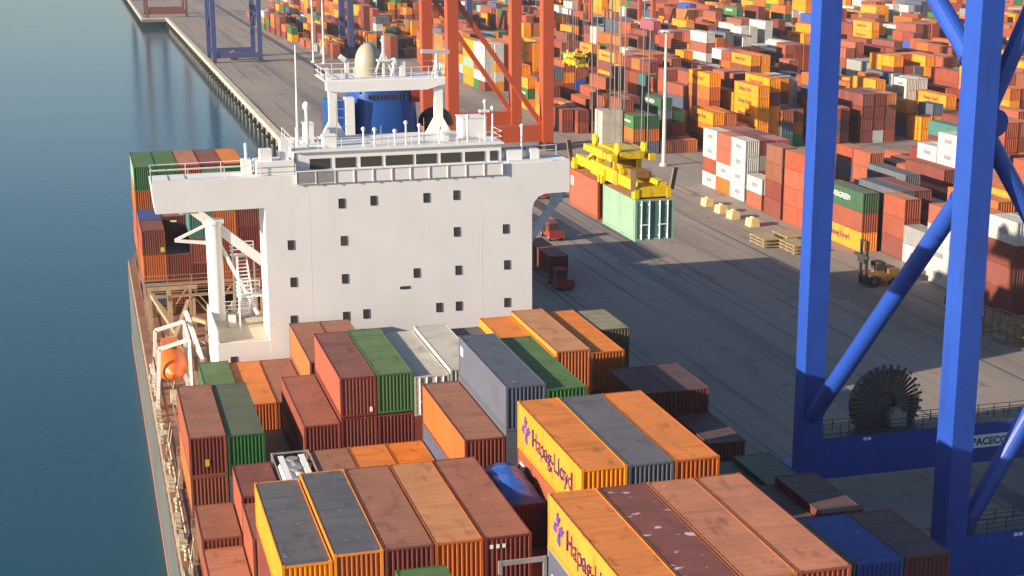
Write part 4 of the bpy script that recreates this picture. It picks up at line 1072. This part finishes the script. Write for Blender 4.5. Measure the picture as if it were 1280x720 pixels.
# first block behind the sunlit cross lane
stack(rx(0), 294.0, ['maroon', 'orange', 'green']); stack(rx(1)+.2, 293.6, ['slate', 'orange', 'darkgreen'])
stack(rx(2)+.4, 293.4, ['maroon']); stack(rx(3)+.4, 293.4, ['maroon']); stack(rx(4)+.4, 293.4, ['orange'])
stack(rx(3)+.4, 301, ['maroon', 'maroon', 'slate', 'darkgreen'], '40'); stack(rx(4)+.4, 301, ['maroon', 'redbrown', 'darkgreen'], '40')
stack(rx(6)+1, 294, ['maroon', 'orange', 'yellow'], '40'); stack(rx(7)+1, 294, ['maroon', 'orange', 'orange'], '40'); stack(rx(8)+1, 294, ['redbrown', 'redbrown'], '40')
stack(104.2, 328.6, ['maroon', 'redbrown'], '40'); stack(107.2, 326.4, ['redbrown', 'maroon'], '40'); stack(110.4, 325.6, ['maroon'], '40')
stack(rx(2), 341, ['navy', 'salmon'], '40', 'h'); stack(rx(4), 343, ['maroon', 'yellow', 'yellow', 'redbrown'], '40'); stack(rx(3), 342, ['maroon', 'navy', 'salmon'], '40')
stack(rx(0), 371, ['yellow', 'green', 'yellow'], '20'); stack(rx(0), 377.3, ['maroon', 'yellow', 'green', 'yellow'], '20')
stack(rx(1), 371, ['maroon', 'orange', 'slate'], '20')
taken = [(x-.3, x+CW+.3, y-.5, y+KIT[(s, h)].L+.5) for x, y, z, s, h, c in YARD]
# the rest of the yard: blocks of six rows with lanes between
COLS = ['redbrown']*20 + ['salmon']*17 + ['orange']*13 + ['yellow']*17 + ['maroon']*16 + ['white']*8 + ['brown']*6 + ['tan']*4 + ['green']*5 + ['navy']*5 + ['slate']*4 + ['grey']*4 + ['darkgreen']*2 + ['blue']*2 + ['pink']*2 + ['mint'] + ['teal']
LINES = ['redbrown']*8 + ['salmon']*6 + ['yellow']*9 + ['orange']*6 + ['maroon']*6 + ['white']*3 + ['grey', 'tan', 'green', 'navy', 'slate', 'brown']
def inside(x, y, z, m=14):
    d = Vector((x, y, z-CAM_H)); f = d.dot(FWD)
    u, v = 640+FPX*d.dot(RIGHT)/f, 360-FPX*d.dot(UP)/f
    return -m < u < 1280+m and -m < v < 720
segs = [(178, 258), (293.5, 395), (412, 505), (522, 640), (658, 780), (798, 900)]
i = 0; X = 108.5
while X < 560:
    blk_i, r_i = divmod(i, 6)
    if r_i % 2 == 0: grp = {}
    for s0, s1 in segs:
        if X < 126 and s0 < 200: continue
        y = s0 + rn.uniform(0, 1.5)
        lift = 2 + 1.5*math.sin(blk_i*1.9+s0*.02)
        while y + 12.3 < s1:
            if not (inside(X, y, 2) or inside(X, y+6, 12) or inside(X, y+12, 4)): y += 12.7; continue
            if any(a < X+CW and X < b and c < y+12.2 and y < d for a, b, c, d in taken): y += 6.35; continue
            hgt = 'h' if rn.random() < .35 else 's'
            gk = int(y/13.2)
            if gk not in grp: grp[gk] = (lift + rn.gauss(1.35, 1.05), rn.choice(LINES), rn.random() < .5)
            gl, base, short = grp[gk]
            n = int(max(0, min(5, round(gl + rn.gauss(0, .45)))))
            if rn.random() < .03: n = 0
            wx = 216-(y-406)*.325 if y < 486 else 190-(y-486)*.06
            white = 400 < y < 640 and abs(X-wx) < 9
            if white: n = max(n, 3)
            def pick():
                if white and rn.random() < .9: return 'white'
                return base if rn.random() < .58 else rn.choice(COLS)
            if short:
                for q in (0, 6.3): stack(X, y+q, [pick() for _ in range(max(0, n + rn.choice([0, 0, -1])))], '20', 's')
            else: stack(X, y, [pick() for _ in range(n)], '40', hgt)
            y += 12.7
    i += 1; X += RX
    if i % 6 == 0: X += 5.5
# low rows along the far apron, left of the yard
for i in range(5):
    for j in range(18):
        y = 508 + j*13 + i*2
        x = 84 + i*4.6 - j*.55
        if x < 106 and not (88 < x < 95 and y < 560): stack(x, y, [rn.choice(COLS) for _ in range(rn.choice([0, 1, 2, 2, 3]))], '40', 's')

def boxface(v, f, x0, x1, y0, y1, z0, z1):
    n = len(v); v += [(x0,y0,z0),(x1,y0,z0),(x1,y1,z0),(x0,y1,z0),(x0,y0,z1),(x1,y0,z1),(x1,y1,z1),(x0,y1,z1)]
    f += [tuple(n+i for i in q) for q in ((4,5,6,7),(0,1,5,4),(1,2,6,5),(2,3,7,6),(3,0,4,7))]
# which of them show largest in the photograph: a coarse sight test against everything big
v, f, owner = [], [], []
for k, (x, y, z, s, h, c) in enumerate(YARD):
    K = KIT[(s, h)]; boxface(v, f, x, x+CW, y, y+K.L, z, z+K.H); owner += [k]*5
for b in BOXES: boxface(v, f, *b[:6]); owner += [-1]*5
for b in SOLID: boxface(v, f, *b); owner += [-1]*5
tree = BVHTree.FromPolygons(v, f)
seen = {}
for py in range(1, 720, 3):
    for px in range(0, 1280, 3):
        d = FWD + RIGHT*((px-640)/FPX) - UP*((py-360)/FPX)
        hit = tree.ray_cast(Vector((0, 0, CAM_H)), d.normalized())
        if hit[2] is not None and owner[hit[2]] >= 0: seen[owner[hit[2]]] = seen.get(owner[hit[2]], 0) + 1
N_SHIP = sum(1 for o in bpy.data.objects if o.get('category') == 'shipping container')
order = sorted(seen, key=lambda k: -seen[k])[:298 - N_SHIP]
chosen = set(order)
print('YARD', len(YARD), 'seen', len(seen), 'ship', N_SHIP, 'smallest', seen[order[-1]])
# every container not singled out, and the unseen lower tiers on the ship, is one mass
v, f, colr = [], [], []
def far_box(x, y, z, s, h, c, ship=False):
    K = KIT[(s, h)]; boxface(v, f, x, x+CW, y, y+K.L, z, z+K.H)
    rr = rn.uniform(.85, 1.12); w = scale_c(PAL[c][0], rr); r = scale_c(PAL[c][1], rr)
    colr.extend([r] + [w]*4)
for k, t in enumerate(YARD):
    if k not in chosen: far_box(*t)
tops = {}
for b in BOXES:
    if b[0] < 42 and b[5] < 25 and b[2] < 202 and b[0] > 5:
        key = (round(b[0], 1), round(b[2], 1)); tops.setdefault(key, []).append(b)
for key, bs in tops.items():
    lo = min(b[4] for b in bs); b = bs[0]; z = lo - 2.62
    s = '20' if b[3]-b[2] < 8 else '40'
    while z > 5.3:
        far_box(b[0], b[2], z, s, 's', rn.choice(['salmon', 'orange', 'salmon', 'redbrown'] if b[0] < 6 else ['redbrown', 'maroon', 'brown', 'slate'])); z -= 2.62
for k in range(4, 11):
    for y in (YE, YS):
        z = 5.4
        for q in range(2 if y == YE else 4): far_box(row(k), y, z, '40', 'h', rn.choice(['redbrown', 'maroon', 'brown'])); z += 2.92
for k in (9, 10):  # unseen stacks behind the deckhouse, added to cast shadow on the quay
    for y in (146.2, 158.6):
        z = 5.4
        for q in range(5): far_box(row(k), y, z, '40', 'h', rn.choice(COLS)); z += 2.92
for k, y, n in ((-2, YA, 1), (-1, YA, 2), (0, YA, 3), (2, YA, 3), (8, YA, 3), (9, YA, 3), (10, YA, 3), (4, YB, 3), (0, YC, 1), (7, YC, 4), (8, YC, 3)):
    z = 5.4
    for q in range(n): far_box(row(k), y, z, '20' if k >= 8 and y == YA or (k, y) in ((4, YB), (0, YC)) else '40', 's', rn.choice(['maroon', 'redbrown', 'brown', 'slate'])); z += 2.62
me = bpy.data.meshes.new('far_containers'); me.from_pydata(v, [], f)
at = me.color_attributes.new('paint', 'FLOAT_COLOR', 'CORNER')
buf = []
for p, c in zip(me.polygons, colr): buf += [c[0], c[1], c[2], 1]*len(p.vertices)
at.data.foreach_set('color', buf)
me.materials.append(M['far_box'])
o = bpy.data.objects.new('far_containers', me); COL.objects.link(o)
tag(o, 'mass of stacked shipping containers filling the far yard and lower tiers', 'containers', 'containers stacked in the yard', 'stuff')
# the singled-out ones, with labels that tell them apart
key = {}
for k, (x, y, z, s, h, c) in enumerate(YARD): key.setdefault((round(x, 1), round(y, 1)), []).append(k)
def px_of(k):
    x, y, z, s, h, c = YARD[k]; d = Vector((x, y+3, z+1.3-CAM_H)); return d.dot(RIGHT)/d.dot(FWD)
sig = {}
for k in order:
    x, y, z, s, h, c = YARD[k]
    col = sorted(key[(round(x, 1), round(y, 1))], key=lambda q: YARD[q][2]); i = col.index(k)
    w = lambda q: PAL[YARD[q][5]][2]
    sz = 'short' if s == '20' else 'long'
    art = lambda t: ('an ' if t[0] in 'aeiou' else 'a ') + t
    if len(col) == 1: rel = 'alone on the ground'
    elif i == 0: rel = f'on the ground under {art(w(col[1]))} one'
    elif i == len(col)-1: rel = f'topping {art(w(col[i-1]))} one'
    else: rel = f'between {w(col[i+1])} above and {w(col[i-1])} below'
    sig.setdefault(f'{sz} {PAL[c][2]} yard container {rel}', []).append(k)
ORD = 'leftmost second third fourth fifth sixth seventh eighth ninth tenth eleventh twelfth thirteenth fourteenth fifteenth'.split()
NUM = 'zero one two three four five six seven eight nine ten eleven twelve thirteen fourteen fifteen'.split()
label = {}
for sg_, ks in sig.items():
    ks.sort(key=px_of)
    for i, k in enumerate(ks):
        if len(ks) == 1: label[k] = sg_
        elif len(ks) == 2: label[k] = ('left' if i == 0 else 'right') + ' of two, ' + sg_
        else:
            n = NUM[len(ks)] if len(ks) < 16 else str(len(ks)); q = ORD[i] if i < 15 else f'{i+1}th'
            label[k] = (f'leftmost of {n}, ' if i == 0 else f'rightmost of {n}, ' if i == len(ks)-1 else f'{q} from left of {n}, ') + sg_
letter = {}
nl = {'yellow': 0, 'green': 0}
for k in order:
    x, y, z, s, h, c = YARD[k]; K = YKIT[(s, h)]
    o = inst(K.m_body, 'shipping_container', WALL[c], None, (x+CW/2, y+K.L/2, z))
    tag(o, label[k], 'shipping container', 'containers stacked in the yard')
    if s == '20' and h == 's' and c == 'white': o.material_slots[0].material = WALL['white']
    inst(K.m_roof, 'roof', ROOF[c], o)
    if c in ('yellow', 'green', 'darkgreen') and s == '40' or (c == 'green' and seen[k] > 25):
        cc = 'green' if 'green' in c else 'yellow'
        if nl[cc] < (16 if cc == 'yellow' else 8):
            nl[cc] += 1; tx, sz = ('Hapag-Lloyd', 1.25) if cc == 'yellow' else ('EVERGREEN', 1.15 if s == '40' else .72)
            kk = (tx, sz)
            if kk not in letter: letter[kk] = text_mesh(tx, sz); letter[kk].materials.append(M['ink'] if cc == 'yellow' else M['plate'])
            q = bpy.data.objects.new('lettering', letter[kk]); COL.objects.link(q); q.parent = o
            q.matrix_local = Matrix(((0, 0, -1, -CW/2-.016), (-1, 0, 0, K.L/2-(2.2 if s == '40' else .5)), (0, 1, 0, K.H*.42), (0, 0, 0, 1)))
    elif c == 'white' and s == '20' and seen[k] > 12:
        plate_on(o, KIT[(s, h)], 'side_marking', M['steel'], 'side', 2.0, 1.0, 2.2, .7)

# ---------------------------------------------------------------- air: thin haze that fades the far yard
mb = MB(); mb.box(-700, 1500, -300, 1500, -12, 95)
hz = mb.build('haze', M['quay']); tag(hz, kind='stuff')
m = bpy.data.materials.new('haze_air'); m.use_nodes = True; nt = m.node_tree; nt.nodes.clear()
vo = nt.nodes.new('ShaderNodeVolumePrincipled'); vo.inputs['Density'].default_value = .00008; vo.inputs['Color'].default_value = (.86, .90, 1, 1); vo.inputs['Anisotropy'].default_value = .0
ou = nt.nodes.new('ShaderNodeOutputMaterial'); nt.links.new(vo.outputs[0], ou.inputs['Volume'])
hz.data.materials[0] = m
scene.cycles.volume_bounces = 0; scene.cycles.volume_step_rate = 5
